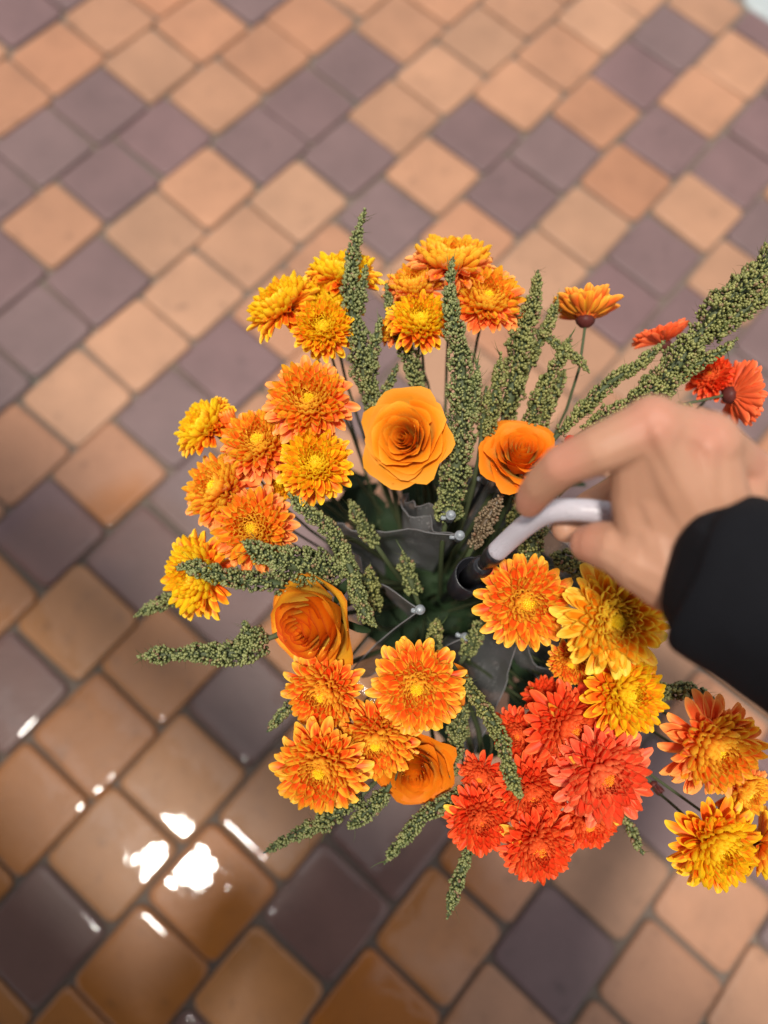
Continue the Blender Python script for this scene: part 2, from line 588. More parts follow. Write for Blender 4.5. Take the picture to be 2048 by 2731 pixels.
e0, e1 = pa - pe * 2.2, pb + pe * .9
GAP = .065  # slit in the added roof that lets the sun's glint through
w1 = so - GAP
nb_ = max(1, round(w1 / .30))
for q in range(nb_):
    board('blocker_board', e0 + pn * (w1 / nb_ * q), e1 + pn * (w1 / nb_ * q), w1 / nb_ - .004, .03, PZ)
for q in range(9):
    board('blocker_board', e0 + pn * (so + GAP + .3 * q), e1 + pn * (so + GAP + .3 * q), .296, .03, PZ)
for t in (.06, .94):
    c = e0.lerp(e1, t)
    board('blocker_beam', c, c + pe * .10, so + GAP + 2.7, .14, PZ + .032)
    cp_ = c + pn * (so + GAP + 2.45)
    V = board('blocker_post', cp_, cp_ + pe * .12, .12, PZ - .002, 0)

# pale stone band that bounds the block paving
m, nt, N, L, p = new_mat('blue_grey_stone')
geo = N.new('ShaderNodeNewGeometry')
nz = noise_tex(N, L, 45, 4, geo.outputs['Position'])
L.new(mix_col(N, L, nz.outputs[0], (.26, .29, .30), (.40, .43, .43)), p.inputs['Base Color']); p.inputs['Roughness'].default_value = .6
M_STONE = m
for q in range(-12, 12):
    V, F, F3 = PGEO[q % 5]
    PSLAB[q % 5].materials[0] = M_STONE
    x, y = uv_world(KU + 1.15, -5.0 + q * 3.6)
    o = link_obj('stone_slab', PSLAB[q % 5], None, pavement)
    o.matrix_basis = Matrix.Translation((x, y, -.002)) @ Matrix.Rotation(YAW, 4, 'Z') @ Matrix.Diagonal((T * 2.2, T * 3.56, T, 1))

# ------------------------------------------------------------------ chrysanthemum
def petal_geo(curl, cup, W=.14, nu=7, nv=5, tipn=0.0, rise=0.0):
    """unit petal along +X, face up +Z"""
    V, UV = [], []
    x = z = 0.0
    th = rise
    US = (0, .28, .52, .70, .83, .93, 1.0)
    nu = 7
    for i in range(nu):
        u = US[i]
        du = US[min(i + 1, nu - 1)] - u
        if u < .7:
            q = min(1, u / .6); w = W * (.30 + .70 * (q * q * (3 - 2 * q)))
        else:
            q = (u - .7) / .3; w = W * math.sqrt(max(0.0, 1 - (q * .93) ** 2))
        nx, nzv = -math.sin(th), math.cos(th)
        for j in range(nv):
            v = j / (nv - 1) * 2 - 1
            lift = cup * w * (v * v) * 1.0 - cup * w * .35
            back = -abs(v) ** 1.5 * .02 * (u > .8) + (tipn * (1 - abs(v)) if u > .95 else 0)
            V.append((x + nx * lift + back, v * w * (1 - .12 * cup * v * v), z + nzv * lift))
            UV.append((u, j / (nv - 1)))
        th_mid = th
        x += math.cos(th) * du; z += math.sin(th) * du
        th += curl * du
    return np.array(V), np.array(grid_faces(nu, nv)), np.array(UV)


# outer row reflexes, the next ones spread, inner ones cup inwards
PETALS = []
for row, (curl, cup, rise) in enumerate(((-.15, .70, .05), (.10, .85, .0), (.35, 1.0, -.1), (.65, 1.2, -.1))):
    vs = []
    for q in range(4):
        rg = random.Random(row * 10 + q)
        vs.append(petal_geo(curl + rg.uniform(-.22, .22), cup + rg.uniform(-.1, .35), .128 + rg.uniform(-.012, .016), tipn=rg.uniform(-.01, .02), rise=rise + rg.uniform(-.1, .1)))
    PETALS.append(vs)
PETAL_MESH = []
for row in range(4):
    PETAL_MESH.append([mesh_np('ray_petal', V, F, uv=UV) for V, F, UV in PETALS[row]])


def bud_geo():
    """tiny pointed seed bud along +Z, unit radius"""
    V = [(0, 0, -1.0)]
    tip = [0]
    for z, r, t in ((-.35, .95, .1), (.55, .72, .5)):
        for i in range(6):
            a = i * math.pi / 3 + (z > 0) * .5
            V.append((r * math.cos(a), r * math.sin(a), z)); tip.append(t)
    V.append((0, 0, 1.15)); tip.append(1)
    F = []
    for i in range(6):
        j = (i + 1) % 6
        F += [(0, 1 + j, 1 + i), (1 + i, 1 + j, 7 + i), (1 + j, 7 + j, 7 + i), (7 + i, 7 + j, 13)]
    return np.array(V), np.array(F), np.array(tip, float)


BV, BF, BT = bud_geo()


def scatter_buds(P, D, S, rndv, stretch=1.0):
    """buds at points P, axis D, size S -> V, F, tip, rnd arrays"""
    P = np.asarray(P); D = np.asarray(D); S = np.asarray(S)
    D = D / (np.linalg.norm(D, axis=1)[:, None] + 1e-9)
    ref = np.where(np.abs(D[:, 2:3]) < .9, np.array([[0, 0, 1.]]), np.array([[1., 0, 0]]))
    A = np.cross(ref, D); A /= np.linalg.norm(A, axis=1)[:, None] + 1e-9
    B = np.cross(D, A)
    V = P[:, None, :] + S[:, None, None] * (BV[None, :, 0:1] * A[:, None, :] + BV[None, :, 1:2] * B[:, None, :] + stretch * BV[None, :, 2:3] * D[:, None, :])
    n = len(P)
    F = (BF[None] + (np.arange(n) * len(BV))[:, None, None]).reshape(-1, 3)
    return V.reshape(-1, 3), F, np.tile(BT, n), np.repeat(rndv, len(BV))


def euler_mat(az, el, roll, loc, s, sw_):
    M = Matrix.Translation(loc) @ Matrix.Rotation(az, 4, 'Z') @ Matrix.Rotation(-el, 4, 'Y') @ Matrix.Rotation(roll, 4, 'X') @ Matrix.Diagonal((s, s * sw_, s, 1))
    return M


INNER = {}


def inner_mesh(variant, openness):
    """joined inner florets, unit head radius"""
    key = (variant, openness)
    if key in INNER:
        return INNER[key]
    rg = random.Random(variant * 17 + int(openness * 10))
    Vs, Fs, UVs = [], [], []
    off = 0
    rows = ((20, .76, 21, .13), (19, .68, 29, .15), (18, .60, 37, .17), (17, .52, 45, .18), (15, .45, 53, .19), (13, .38, 58, .20), (12, .32, 65, .21), (10, .26, 72, .22))
    for r_i, (cnt, ln, el, hz) in enumerate(rows):
        ph = rg.random() * 6
        for q in range(cnt):
            V, F, UV = petal_geo(.75 + rg.uniform(-.25, .45) + (.2 if r_i > 2 else 0), .95 + rg.uniform(-.1, .25), .125 + .018 * r_i, 6, 5, rise=-.2)
            az = (r_i * .5 + q) * 2 * math.pi / cnt + rg.uniform(-.08, .08)
            M = euler_mat(az, R(el * (1 - .14 * openness) + rg.uniform(-4, 4)), rg.uniform(-.22, .22), (0, 0, 0), ln * rg.uniform(.88, 1.1), 1.15)
            rr = .15 - .012 * r_i
            Vh = np.hstack([V, np.ones((len(V), 1))]) @ np.array(M).T
            Vw = Vh[:, :3] + np.array([rr * math.cos(az), rr * math.sin(az), hz - .06])
            Vs.append(Vw); Fs.append(F + off); UVs.append(UV); off += len(V)
    me = mesh_np('inner_petals', np.concatenate(Vs), np.concatenate(Fs), uv=np.concatenate(UVs))
    INNER[key] = me
    return me


DISC = {}


def disc_mesh(variant):
    if variant in DISC:
        return DISC[variant]
    rg = np.random.default_rng(variant)
    n = 70
    P, D, S = [], [], []
    for i in range(n):
        r = .20 * math.sqrt((i + .5) / n); a = i * 2.39996
        P.append((r * math.cos(a), r * math.sin(a), (.40 - 1.6 * r * r) + rg.uniform(-.012, .012)))
        D.append((1.2 * math.cos(a) * r * 3 - .25 * math.cos(a), 1.2 * math.sin(a) * r * 3 - .25 * math.sin(a), 1))
        S.append(.024 + rg.uniform(-.004, .004))
    V, F, tp, rn = scatter_buds(P, D, S, rg.random(n), 1.9)
    # receptacle under the florets, so that nothing shows through
    a = np.linspace(0, 2 * np.pi, 14, endpoint=False)
    off = len(V)
    ring = [np.stack([r * np.cos(a), r * np.sin(a), np.full(14, z)], 1) for r, z in ((.19, 0.0), (.20, .28), (.12, .35))]
    V = np.vstack([V, *ring, [[0, 0, .37]]])
    F4 = [(off + q * 14 + i, off + q * 14 + (i + 1) % 14, off + (q + 1) * 14 + (i + 1) % 14, off + (q + 1) * 14 + i) for q in range(2) for i in range(14)]
    F3 = [(off + 28 + i, off + 28 + (i + 1) % 14, off + 42) for i in range(14)]
    me = mesh_np('disc', V, [np.vstack([F, F3]), np.array(F4)])
    DISC[variant] = me
    return me


def calyx_mesh():
    a = np.linspace(0, 2 * np.pi, 16, endpoint=False)
    ring = []
    for r, z in ((.05, -.24), (.14, -.20), (.21, -.12), (.235, -.03), (.20, .03)):
        rr = r * (1 + .07 * np.cos(8 * a))
        ring.append(np.stack([rr * np.cos(a), rr * np.sin(a), np.full(16, z)], 1))
    V = np.vstack(ring)
    F = [(q * 16 + i, q * 16 + (i + 1) % 16, (q + 1) * 16 + (i + 1) % 16, (q + 1) * 16 + i) for q in range(4) for i in range(16)]
    return mesh_np('calyx', V, np.array(F))


CALYX = calyx_mesh()
BASE = pt(1130, 1640, .99)                 # where all the stems come together, deep in the bunch


def frame_from_normal(n, spin, loc):
    n = n.normalized()
    a = Vector((.31, .77, .2)).cross(n).normalized()
    b = n.cross(a)
    q = Matrix(((a.x, b.x, n.x), (a.y, b.y, n.y), (a.z, b.z, n.z))).to_4x4()
    return Matrix.Translation(loc) @ q @ Matrix.Rotation(spin, 4, 'Z')


def stem_part(parent, M, top, nrm, r0=.0012, r1=.0018, bend=.25, end=None, rows=10):
    e = end if end is not None else BASE + Vector((rng.uniform(-.03, .03), rng.uniform(-.03, .03), rng.uniform(-.01, .03)))
    L_ = (top - e).length
    c1 = top - nrm.normalized() * L_ * bend
    c2 = e + (Vector((0, 0, 1)) + (top - e).normalized()).normalized() * L_ * .35
    P = []
    for i in range(rows):
        t = i / (rows - 1)
        P.append(top * (1 - t) ** 3 + c1 * 3 * t * (1 - t) ** 2 + c2 * 3 * t * t * (1 - t) + e * t ** 3)
    return world_part('stem', tube_mesh('stem', P, [r0 + (r1 - r0) * i / (rows - 1) for i in range(rows)], 6), M_STEM, parent, M)


def chrysanthemum(px, py, r, n, d, kind, label, full=1.0, openness=0.0, rows=(18, 18, 17), disc=None, tilt=0.0):
    d = dz(d)
    loc = pt(px, py, d)
    Rr = r * d / FPX
    nx, ny = n[0], n[1]
    nzv = n[2] if len(n) > 2 else math.sqrt(max(.05, 1 - nx * nx - ny * ny))
    nrm = cvec(nx, ny, nzv).normalized()
    spin = rng.random() * 6.28
    M = frame_from_normal(nrm, spin, loc - nrm * Rr * .15)
    e = thing('chrysanthemum', label, 'flower', M, 'chrysanthemum flowers of the bunch')
    Rr *= 1.10
    spec = ((1.0, -6), (.92, 5), (.83, 14))
    for row, cnt in enumerate(rows):
        ln, el = spec[row]
        ph = rng.random() * 6.28
        for q in range(cnt):
            if rng.random() > full:
                continue
            az = ph + q * 2 * math.pi / cnt + rng.uniform(-.10, .10)
            s = Rr * ln * rng.uniform(.84, 1.05) * .88
            el2 = R(el * (1 - .5 * openness) + rng.uniform(-7, 7) + tilt + (rng.uniform(-26, 26) if rng.random() < .07 else 0))
            l = Vector((math.cos(az), math.sin(az), 0)) * Rr * (.16 - .01 * row) + Vector((0, 0, (.02 + .04 * row) * Rr))
            ML = euler_mat(az, el2, rng.uniform(-.35, .35), l, s, rng.uniform(.95, 1.25) * (1.12 if row == 0 else 1.05))
            pk = 'gold' if kind in ('coral', 'pink') and rng.random() < .035 else kind
            link_obj('petal', PETAL_MESH[row][rng.randrange(4)], PM[pk], e, ML)
    v = rng.randrange(3)
    S = Matrix.Diagonal((Rr, Rr, Rr, 1))
    o = link_obj('inner_petals', inner_mesh(v, openness), PIN[kind], e, S @ Matrix.Rotation(rng.random() * 6, 4, 'Z'))
    o['kind'] = 'stuff'
    ds = rng.uniform(.55, .9)
    o = link_obj('disc', disc_mesh(v), disc or M_DISC, e, S @ Matrix.Diagonal((ds, ds, rng.uniform(.84, 1.0), 1)))
    o['kind'] = 'stuff'
    link_obj('calyx', CALYX, M_CALYX, e, S)
    stem_part(e, M, loc - nrm * Rr * .35, nrm)
    return e


FLOWERS = [
    # px, py, radius px, normal in camera frame, depth, colour, label
    (750, 812, 102, (-.50, .60, .62), .72, 'amber', 'yellow orange chrysanthemum turned outward, outermost of the cluster beside the tallest curved amaranth spike'),
    (915, 730, 98, (.02, .80, .6), .74, 'amber', 'chrysanthemum seen edge-on behind the tallest curved amaranth spike'),
    (862, 872, 84, (-.02, .12), .67, 'amber', 'bright yellow chrysanthemum with yellow centre just below the cluster at the tallest curved spike'),
    (888, 800, 80, (.05, .5), .715, 'amber', 'half hidden yellow chrysanthemum between the edge-on flower and the tallest curved spike'),
    (1208, 700, 116, (.03, .78, .62), .73, 'peach', 'wide pale orange chrysanthemum topmost of its cluster, a thin spike in front of it'),
    (1107, 765, 84, (-.15, .62), .71, 'peach', 'pale orange chrysanthemum tucked behind the yellow centred one, beside the slim spike'),
    (1121, 853, 88, (.0, .36), .665, 'amber', 'yellow centred orange chrysanthemum left of the slim spike, above the open golden rose'),
    (1300, 798, 100, (.05, .36), .69, 'peach', 'salmon orange chrysanthemum with yellow crown right of the slim spike'),
    (1046, 878, 46, (-.6, .2), .73, 'peach', 'small orange chrysanthemum peeping out beside the short dark spike'),
    (1561, 836, 96, (.05, .97, -.10), .75, 'orange', 'lone chrysanthemum on a thin stem showing its orange underside and dark red base'),
    (1765, 905, 78, (-.30, .93, .05), .79, 'coral', 'red orange chrysanthemum turned away behind the long thick amaranth spike'),
    (1895, 1002, 62, (-.45, .3), .77, 'coral', 'red orange chrysanthemum under the long thick spike, backing onto a sideways one'),
    (1962, 1052, 92, (.97, .08, -.12), .75, 'coral', 'sideways red chrysanthemum near the knuckles showing its dark base'),
    (825, 1070, 117, (-.02, .22), .62, 'peach', 'large round orange chrysanthemum left of the open golden rose'),
    (690, 1180, 103, (-.1, .34), .655, 'peach', 'orange chrysanthemum with drooping long petals beside the red and yellow bud'),
    (841, 1237, 100, (.0, .28), .60, 'amber', 'vivid yellow chrysanthemum lying in front of two larger orange ones'),
    (582, 1304, 106, (-.48, .32), .685, 'peach', 'salmon chrysanthemum facing outward below the one with drooping petals'),
    (675, 1410, 112, (-.1, .08), .63, 'peach', 'broad orange chrysanthemum with a thick amaranth spike lying on its edge'),
    (525, 1532, 114, (-.62, .02), .69, 'amber', 'outward facing orange chrysanthemum crossed by a pointed amaranth spike'),
    (545, 1135, 92, (-.58, .50, .6), .73, 'amber', 'small yellow chrysanthemum seen from the side next to the red and yellow bud'),
    (862, 1848, 109, (-.22, -.18), .60, 'orange', 'yellow tipped orange chrysanthemum touching the dark orange rose'),
    (1112, 1831, 123, (-.04, -.05), .56, 'orange', 'red orange chrysanthemum with yellow rimmed petals and large yellow eye, a rose behind'),
    (1003, 1975, 112, (-.05, -.28), .60, 'orange', 'red orange chrysanthemum overlapping the golden rose, between three others'),
    (855, 2051, 122, (-.12, -.15), .575, 'orange', 'yellow tipped chrysanthemum at the end of its cluster above a long drooping spike'),
    (1402, 1606, 123, (.02, .0), .56, 'orange', 'round orange chrysanthemum with small yellow eye beside the umbrella socket'),
    (1634, 1654, 146, (.04, .03), .505, 'gold', 'largest golden yellow chrysanthemum beside the black cuff'),
    (1672, 1854, 114, (.25, .10), .56, 'amber', 'yellow orange chrysanthemum under the largest golden one'),
    (1527, 1767, 66, (-.4, -.3), .62, 'orange', 'small orange chrysanthemum squeezed under the largest golden one and the round orange one'),
    (1517, 1941, 118, (.25, .0), .585, 'coral', 'coral red chrysanthemum touching the yellow orange one, no yellow tips'),
    (1609, 2068, 133, (.08, -.06), .55, 'pink', 'largest coral pink chrysanthemum in the red cluster'),
    (1385, 1960, 74, (-.4, .0), .64, 'coral', 'half hidden coral chrysanthemum beside the drooping middle spike'),
    (1418, 2114, 97, (.03, -.2), .60, 'coral', 'red chrysanthemum with the drooping middle spike hanging in front of it'),
    (1285, 2068, 64, (-.45, -.35), .635, 'coral', 'small red chrysanthemum turned sideways beside the tip of the drooping middle spike'),
    (1279, 2186, 90, (.1, .0), .60, 'coral', 'red orange chrysanthemum above the straight hanging spike'),
    (1435, 2257, 99, (.08, -.08), .58, 'coral', 'lowest red chrysanthemum of the red cluster, one yellow petal under it'),
    (1568, 2191, 88, (.0, -.42), .625, 'coral', 'red chrysanthemum tucked under the largest coral pink one'),
    (1905, 1992, 136, (.12, -.16), .55, 'peach', 'large orange chrysanthemum with bright yellow middle in the outlying group of four'),
    (1985, 2112, 80, (.35, -.25), .605, 'peach', 'orange chrysanthemum wedged between the two big ones of the outlying group'),
    (1910, 2257, 120, (.15, -.16), .57, 'amber', 'orange chrysanthemum with yellow lower half in the outlying group of four'),
    (2035, 2250, 88, (.80, -.3, .3), .62, 'amber', 'sideways chrysanthemum of the outlying group, mostly cut off'),
    (1455, 1866, 66, (-.3, .3), .66, 'coral', 'ragged coral chrysanthemum with few narrow petals behind the red cluster'),
    (752, 1290, 46, (.1, -.2), .68, 'amber', 'little yellow chrysanthemum glimpsed under the vivid yellow one'),
]
for f in FLOWERS:
    px, py, r, n, d, kind, lab = f
    small = r < 80
    chrysanthemum(px, py, r, n, d, kind, lab, full=.55 if 'ragged' in lab else .97, rows=(17, 17, 16) if small else (22, 22, 21),
                  disc=M_DISC2 if kind in ('coral', 'pink') else None, openness=.8 if 'largest golden yellow' in lab else rng.choice((-.8, 0, 0, .8)), tilt=(36 if 'underside' in lab else 26 if ('sideways red chrys' in lab and 'knuckles' in lab) or 'turned away' in lab else 0))


def flower_bud(px, py, ln, dirn, d, label, red=True, cat='flower bud'):
    loc = pt(px, py, d)
    s = ln * d / FPX
    nrm = cvec(*dirn).normalized()
    M = frame_from_normal(nrm, rng.random() * 6, loc)
    e = thing('flower_bud', label, cat, M)
    S = Matrix.Diagonal((s * 1.5, s * 1.5, s * 1.5, 1))
    link_obj('calyx', CALYX, M_CALYX, e, S)
    for q in range(11 if red else 6):
        az = q * 2 * math.pi / 11 * (1 if red else 11 / 6)
        l = Vector((math.cos(az), math.sin(az), 0)) * s * .24
        link_obj('petal', PETAL_MESH[3][q % 4], PM['orange'] if red else M_CALYX, e, euler_mat(az, R(84), 0, l, s * .8, 1.3))
    stem_part(e, M, loc - nrm * s * .3, nrm, .0011, .0018)
    return e


flower_bud(614, 1140, 64, (-.25, .85, .4), .645, 'closed chrysanthemum bud, dark red below and yellow at the tip')
flower_bud(1466, 1096, 26, (.2, .5, .7), .74, 'tiny dark red bud on a thin stalk among the short spikes', False)
flower_bud(1745, 2095, 34, (.5, -.6, .5), .66, 'withered brown bud on the stem leading to the outlying group', False)

# ------------------------------------------------------------------ roses
def rose_mat(name, inner, rim, back, rim_lo=.80):
    m, nt, N, L, p = new_mat(name)
    uvn = N.new('ShaderNodeUVMap')
    sep = N.new('ShaderNodeSeparateXYZ'); L.new(uvn.outputs[0], sep.inputs[0])
    u, v = sep.outputs[0], sep.outputs[1]
    info = N.new('ShaderNodeObjectInfo')
    tc = N.new('ShaderNodeTexCoord')
    nz = noise_tex(N, L, 120, 3, tc.outputs['Object'])
    n2 = noise_tex(N, L, 500, 2, tc.outputs['Object'])
    av = math_node(N, L, 'ABSOLUTE', math_node(N, L, 'MULTIPLY_ADD', u, 2.0, -1.0))
    e = math_node(N, L, 'ADD', math_node(N, L, 'MAXIMUM', v, math_node(N, L, 'MULTIPLY', av, .93)), math_node(N, L, 'MULTIPLY_ADD', nz.outputs[0], .22, -.11))
    f = ramp(N, L, e, rim_lo, 1.04)
    deep = (inner[0] * .93, inner[1] * .62, inner[2] * .6)
    c = mix_col(N, L, ramp(N, L, v, .25, .92), deep, inner)
    c = mix_col(N, L, f, c, rim)
    bb = ramp(N, L, math_node(N, L, 'ADD', v, math_node(N, L, 'MULTIPLY_ADD', nz.outputs[0], .3, -.15)), .95, .45)
    cb = mix_col(N, L, bb, inner, back)
    cb = mix_col(N, L, f, cb, rim)
    geo = N.new('ShaderNodeNewGeometry')
    c = mix_col(N, L, geo.outputs['Backfacing'], c, cb)
    hsv = N.new('ShaderNodeHueSaturation'); L.new(c, hsv.inputs['Color'])
    L.new(math_node(N, L, 'MULTIPLY_ADD', info.outputs['Random'], .2, .88), hsv.inputs['Value'])
    L.new(hsv.outputs[0], p.inputs['Base Color'])
    p.inputs['Roughness'].default_value = .5
    p.inputs['Specular IOR Level'].default_value = .22
    bp = N.new('ShaderNodeBump'); bp.inputs['Strength'].default_value = .25; bp.inputs['Distance'].default_value = .0008
    L.new(n2.outputs[0], bp.inputs['Height']); L.new(bp.outputs[0], p.inputs['Normal'])
    tr = N.new('ShaderNodeBsdfTranslucent'); L.new(hsv.outputs[0], tr.inputs[0])
    mx = N.new('ShaderNodeMixShader'); mx.inputs[0].default_value = .30
    L.new(p.outputs[0], mx.inputs[1]); L.new(tr.outputs[0], mx.inputs[2]); L.new(mx.outputs[0], N['Material Output'].inputs[0])
    return m


RM = {
    'golden': rose_mat('rose_golden', (.91, .275, .002), (.93, .38, .025), (.90, .50, .06)),
    'bright': rose_mat('rose_bright', (.92, .215, .003), (.93, .28, .015), (.86, .58, .10)),
    'burnt': rose_mat('rose_burnt', (.88, .23, .006), (.62, .060, .008), (.90, .62, .08), .84),
    'ochre': rose_mat('rose_ochre', (.88, .25, .003), (.84, .22, .010), (.86, .45, .06)),
    'yellow': rose_mat('rose_yellow', (.90, .42, .02), (.74, .15, .012), (.90, .62, .07), .90),
    'red': rose_mat('rose_red', (.80, .03, .015), (.80, .04, .02), (.8, .1, .03)),
}
m, nt, N, L, p = new_mat('water_drop')
p.inputs['Base Color'].default_value = (1, 1, 1, 1)
p.inputs['Roughness'].default_value = .02
p.inputs['IOR'].default_value = 1.33
p.inputs['Transmission Weight'].default_value = 1.0
M_DROP = m


def rose_petal_geo(a, h, flare, half, hgt0, seed, spiral=.10, roll=.0, nu=13, nv=10):
    """one rose petal around +Z: slanting wall up to rim radius a at height h, lip curled outward"""
    rg = random.Random(seed)
    p1, p2, p3 = rg.random() * 6, rg.random() * 6, rg.random() * 6
    pointed = rg.uniform(.0, .045)
    V, UV = [], []
    for j in range(nv):
        v = (j / (nv - 1)) ** .85
        for i in range(nu):
            u = i / (nu - 1) * 2 - 1
            vm = 1 - .11 * abs(u) ** 3 + pointed * max(0, 1 - abs(u) * 2.2) + .022 * math.sin(4.1 * u + p1) + .014 * math.sin(9 * u + p2)
            vv = v * vm
            rad = a * (.28 + .72 * math.sin(min(1.05, vv) * math.pi / 2) ** 1.1) + flare * vv ** 3
            rad += spiral * a * u + .07 * a * math.sin(2.6 * u + p3) * vv * vv
            z = hgt0 + h * vv ** 1.1
            if vv > .72:
                q = (vv - .72) / .28
                lip = roll * (1 + .45 * math.sin(5 * u + p2))
                rad += lip * q * q; z -= lip * .55 * q ** 3
            ang = u * half * (.60 + .40 * min(1, vv * 1.7))
            V.append((rad * math.cos(ang), rad * math.sin(ang), z))
            UV.append((i / (nu - 1), j / (nv - 1)))
    F = [(b, a_, d_, c_) for (a_, b, c_, d_) in grid_faces(nv, nu)]
    return np.array(V), np.array(F), np.array(UV)


# rings of a rose from the heart outwards: petals, rim radius, height, lip
ROSE_RINGS = ((2, .055, .99, .0), (3, .115, 1.0, .012), (3, .185, 1.0, .025), (4, .265, .985, .04), (5, .36, .95, .06), (5, .475, .88, .085), (5, .60, .78, .12), (5, .73, .62, .17))


def rose(px, py, r, n, d, kind, label, count=24, open_=1.0, drops=30, hide=None):
    d = dz(d)
    loc = pt(px, py, d)
    Rr = r * d / FPX * 1.16
    nzv = n[2] if len(n) > 2 else math.sqrt(max(.05, 1 - n[0] ** 2 - n[1] ** 2))
    nrm = cvec(n[0], n[1], nzv).normalized()
    M = frame_from_normal(nrm, rng.random() * 6.28, loc - nrm * Rr * .75)
    e = thing('rose', label, 'rose', M, 'roses of the bunch')
    drop_sites = []
    rings = ROSE_RINGS[:count]
    for ri, (cnt, a0, h0, lip) in enumerate(rings):
        az0 = rng.random() * 6.28
        t = ri / (len(ROSE_RINGS) - 1)
        for q in range(cnt):
            az = az0 + q * 6.2832 / cnt + rng.uniform(-.16, .16)
            a = a0 * rng.uniform(.93, 1.08)
            h = h0 * rng.uniform(.96, 1.03) - (.16 * (open_ - .8) * t)
            half = math.pi / cnt * (1.72 if cnt > 2 else 1.25)
            V, F, UV = rose_petal_geo(a, h, .10 * t * t * open_, half, -.03 * t, rng.randrange(10 ** 6), .13 - .05 * t, lip * (.4 + .6 * open_))
            me = mesh_np('rose_petal', V, F, uv=UV)
            ML = Matrix.Diagonal((Rr, Rr, Rr, 1)) @ Matrix.Rotation(az, 4, 'Z')
            link_obj('petal', me, RM['yellow'] if kind == 'burnt' and ri >= 6 else RM[kind], e, ML)
            if t > .25:
                for q2 in range(3):
                    kk = rng.randrange(len(V) // 2, len(V))
                    drop_sites.append((ML @ Vector(V[kk]), 0))
    if drops:
        P = [tuple(s[0]) for s in rng.sample(drop_sites, min(drops, len(drop_sites)))]
        ic = bmesh.new(); bmesh.ops.create_icosphere(ic, subdivisions=1, radius=1)
        iv = np.array([v.co[:] for v in ic.verts]); fi = np.array([[v.index for v in f.verts] for f in ic.faces]); ic.free()
        sz = np.array([rng.uniform(.0005, .0011) for _ in P])
        V = (np.array(P)[:, None, :] + sz[:, None, None] * iv[None]).reshape(-1, 3)
        F = (fi[None] + (np.arange(len(P)) * len(iv))[:, None, None]).reshape(-1, 3)
        o = link_obj('water_droplets', mesh_np('water_droplets', V, F), M_DROP, e)
        o['kind'] = 'stuff'
    # sepals
    for q in range(5):
        V, F, UV = petal_geo(-.9, .3, .11)
        link_obj('sepal', mesh_np('sepal', V, F, uv=UV), M_LEAF, e, euler_mat(q * 1.2566, R(18), 0, Vector((math.cos(q * 1.2566), math.sin(q * 1.2566), 0)) * Rr * .1, Rr * .75, 1))
    stem_part(e, M, loc - nrm * Rr * .75, nrm, .0028, .0030)
    return e


rose(1074, 1166, 112, (-.30, .02), .60, 'golden', 'fully open golden orange rose left of the long straight spike', 8, 1.0, 36)
rose(1392, 1200, 104, (-.02, .50), .62, 'bright', 'bright orange rose with yellow underside beside the index finger', 8, .8, 24)
rose(812, 1674, 138, (-.55, -.25), .60, 'burnt', 'dark orange rose with yellow outer petals and red edges, wet with drops', 8, .42, 50)
rose(1104, 2068, 102, (.0, -.30), .62, 'ochre', 'ochre orange rose with raindrops, partly covered by a chrysanthemum', 8, .8, 44)
rose(1150, 1850, 96, (.25, -.15), .625, 'ochre', 'orange rose hidden behind the chrysanthemum with the large yellow eye', 8, .9, 0)
rose(1530, 1185, 40, (.2, .5), .66, 'red', 'small red rose half hidden behind the index finger', 6, .5, 0)

# ------------------------------------------------------------------ amaranth spikes
SPRIG = []


def bent_leaflet(n_blades, P, D, N, B, rad, rg, L0):
    """feathery little bracts between the seed buds"""
    V, F = [], []
    for q in range(n_blades):
        i = rg.randrange(len(P))
        a = rg.random() * 6.28
        out = N[i] * math.cos(a) + B[i] * math.sin(a)
        dirn = out * .9 + D[i] * rg.uniform(-.2, .9)
        dirn /= np.linalg.norm(dirn)
        side = np.cross(dirn, D[i]); side /= np.linalg.norm(side) + 1e-9
        p0 = P[i] + out * rad[i] * .7
        ln = L0 * rg.uniform(.6, 1.5)
        w = ln * .055
        cur = D[i] * rg.uniform(-.5, .7)
        o = len(V)
        for s in range(4):
            t = s / 3
            c = p0 + dirn * ln * t + cur * ln * t * t
            ww = w * (1 - t * .85)
            V += [c - side * ww, c + side * ww]
        F += [(o, o + 1, o + 3, o + 2), (o + 2, o + 3, o + 5, o + 4), (o + 4, o + 5, o + 7, o + 6)]
    return np.array(V), np.array(F)


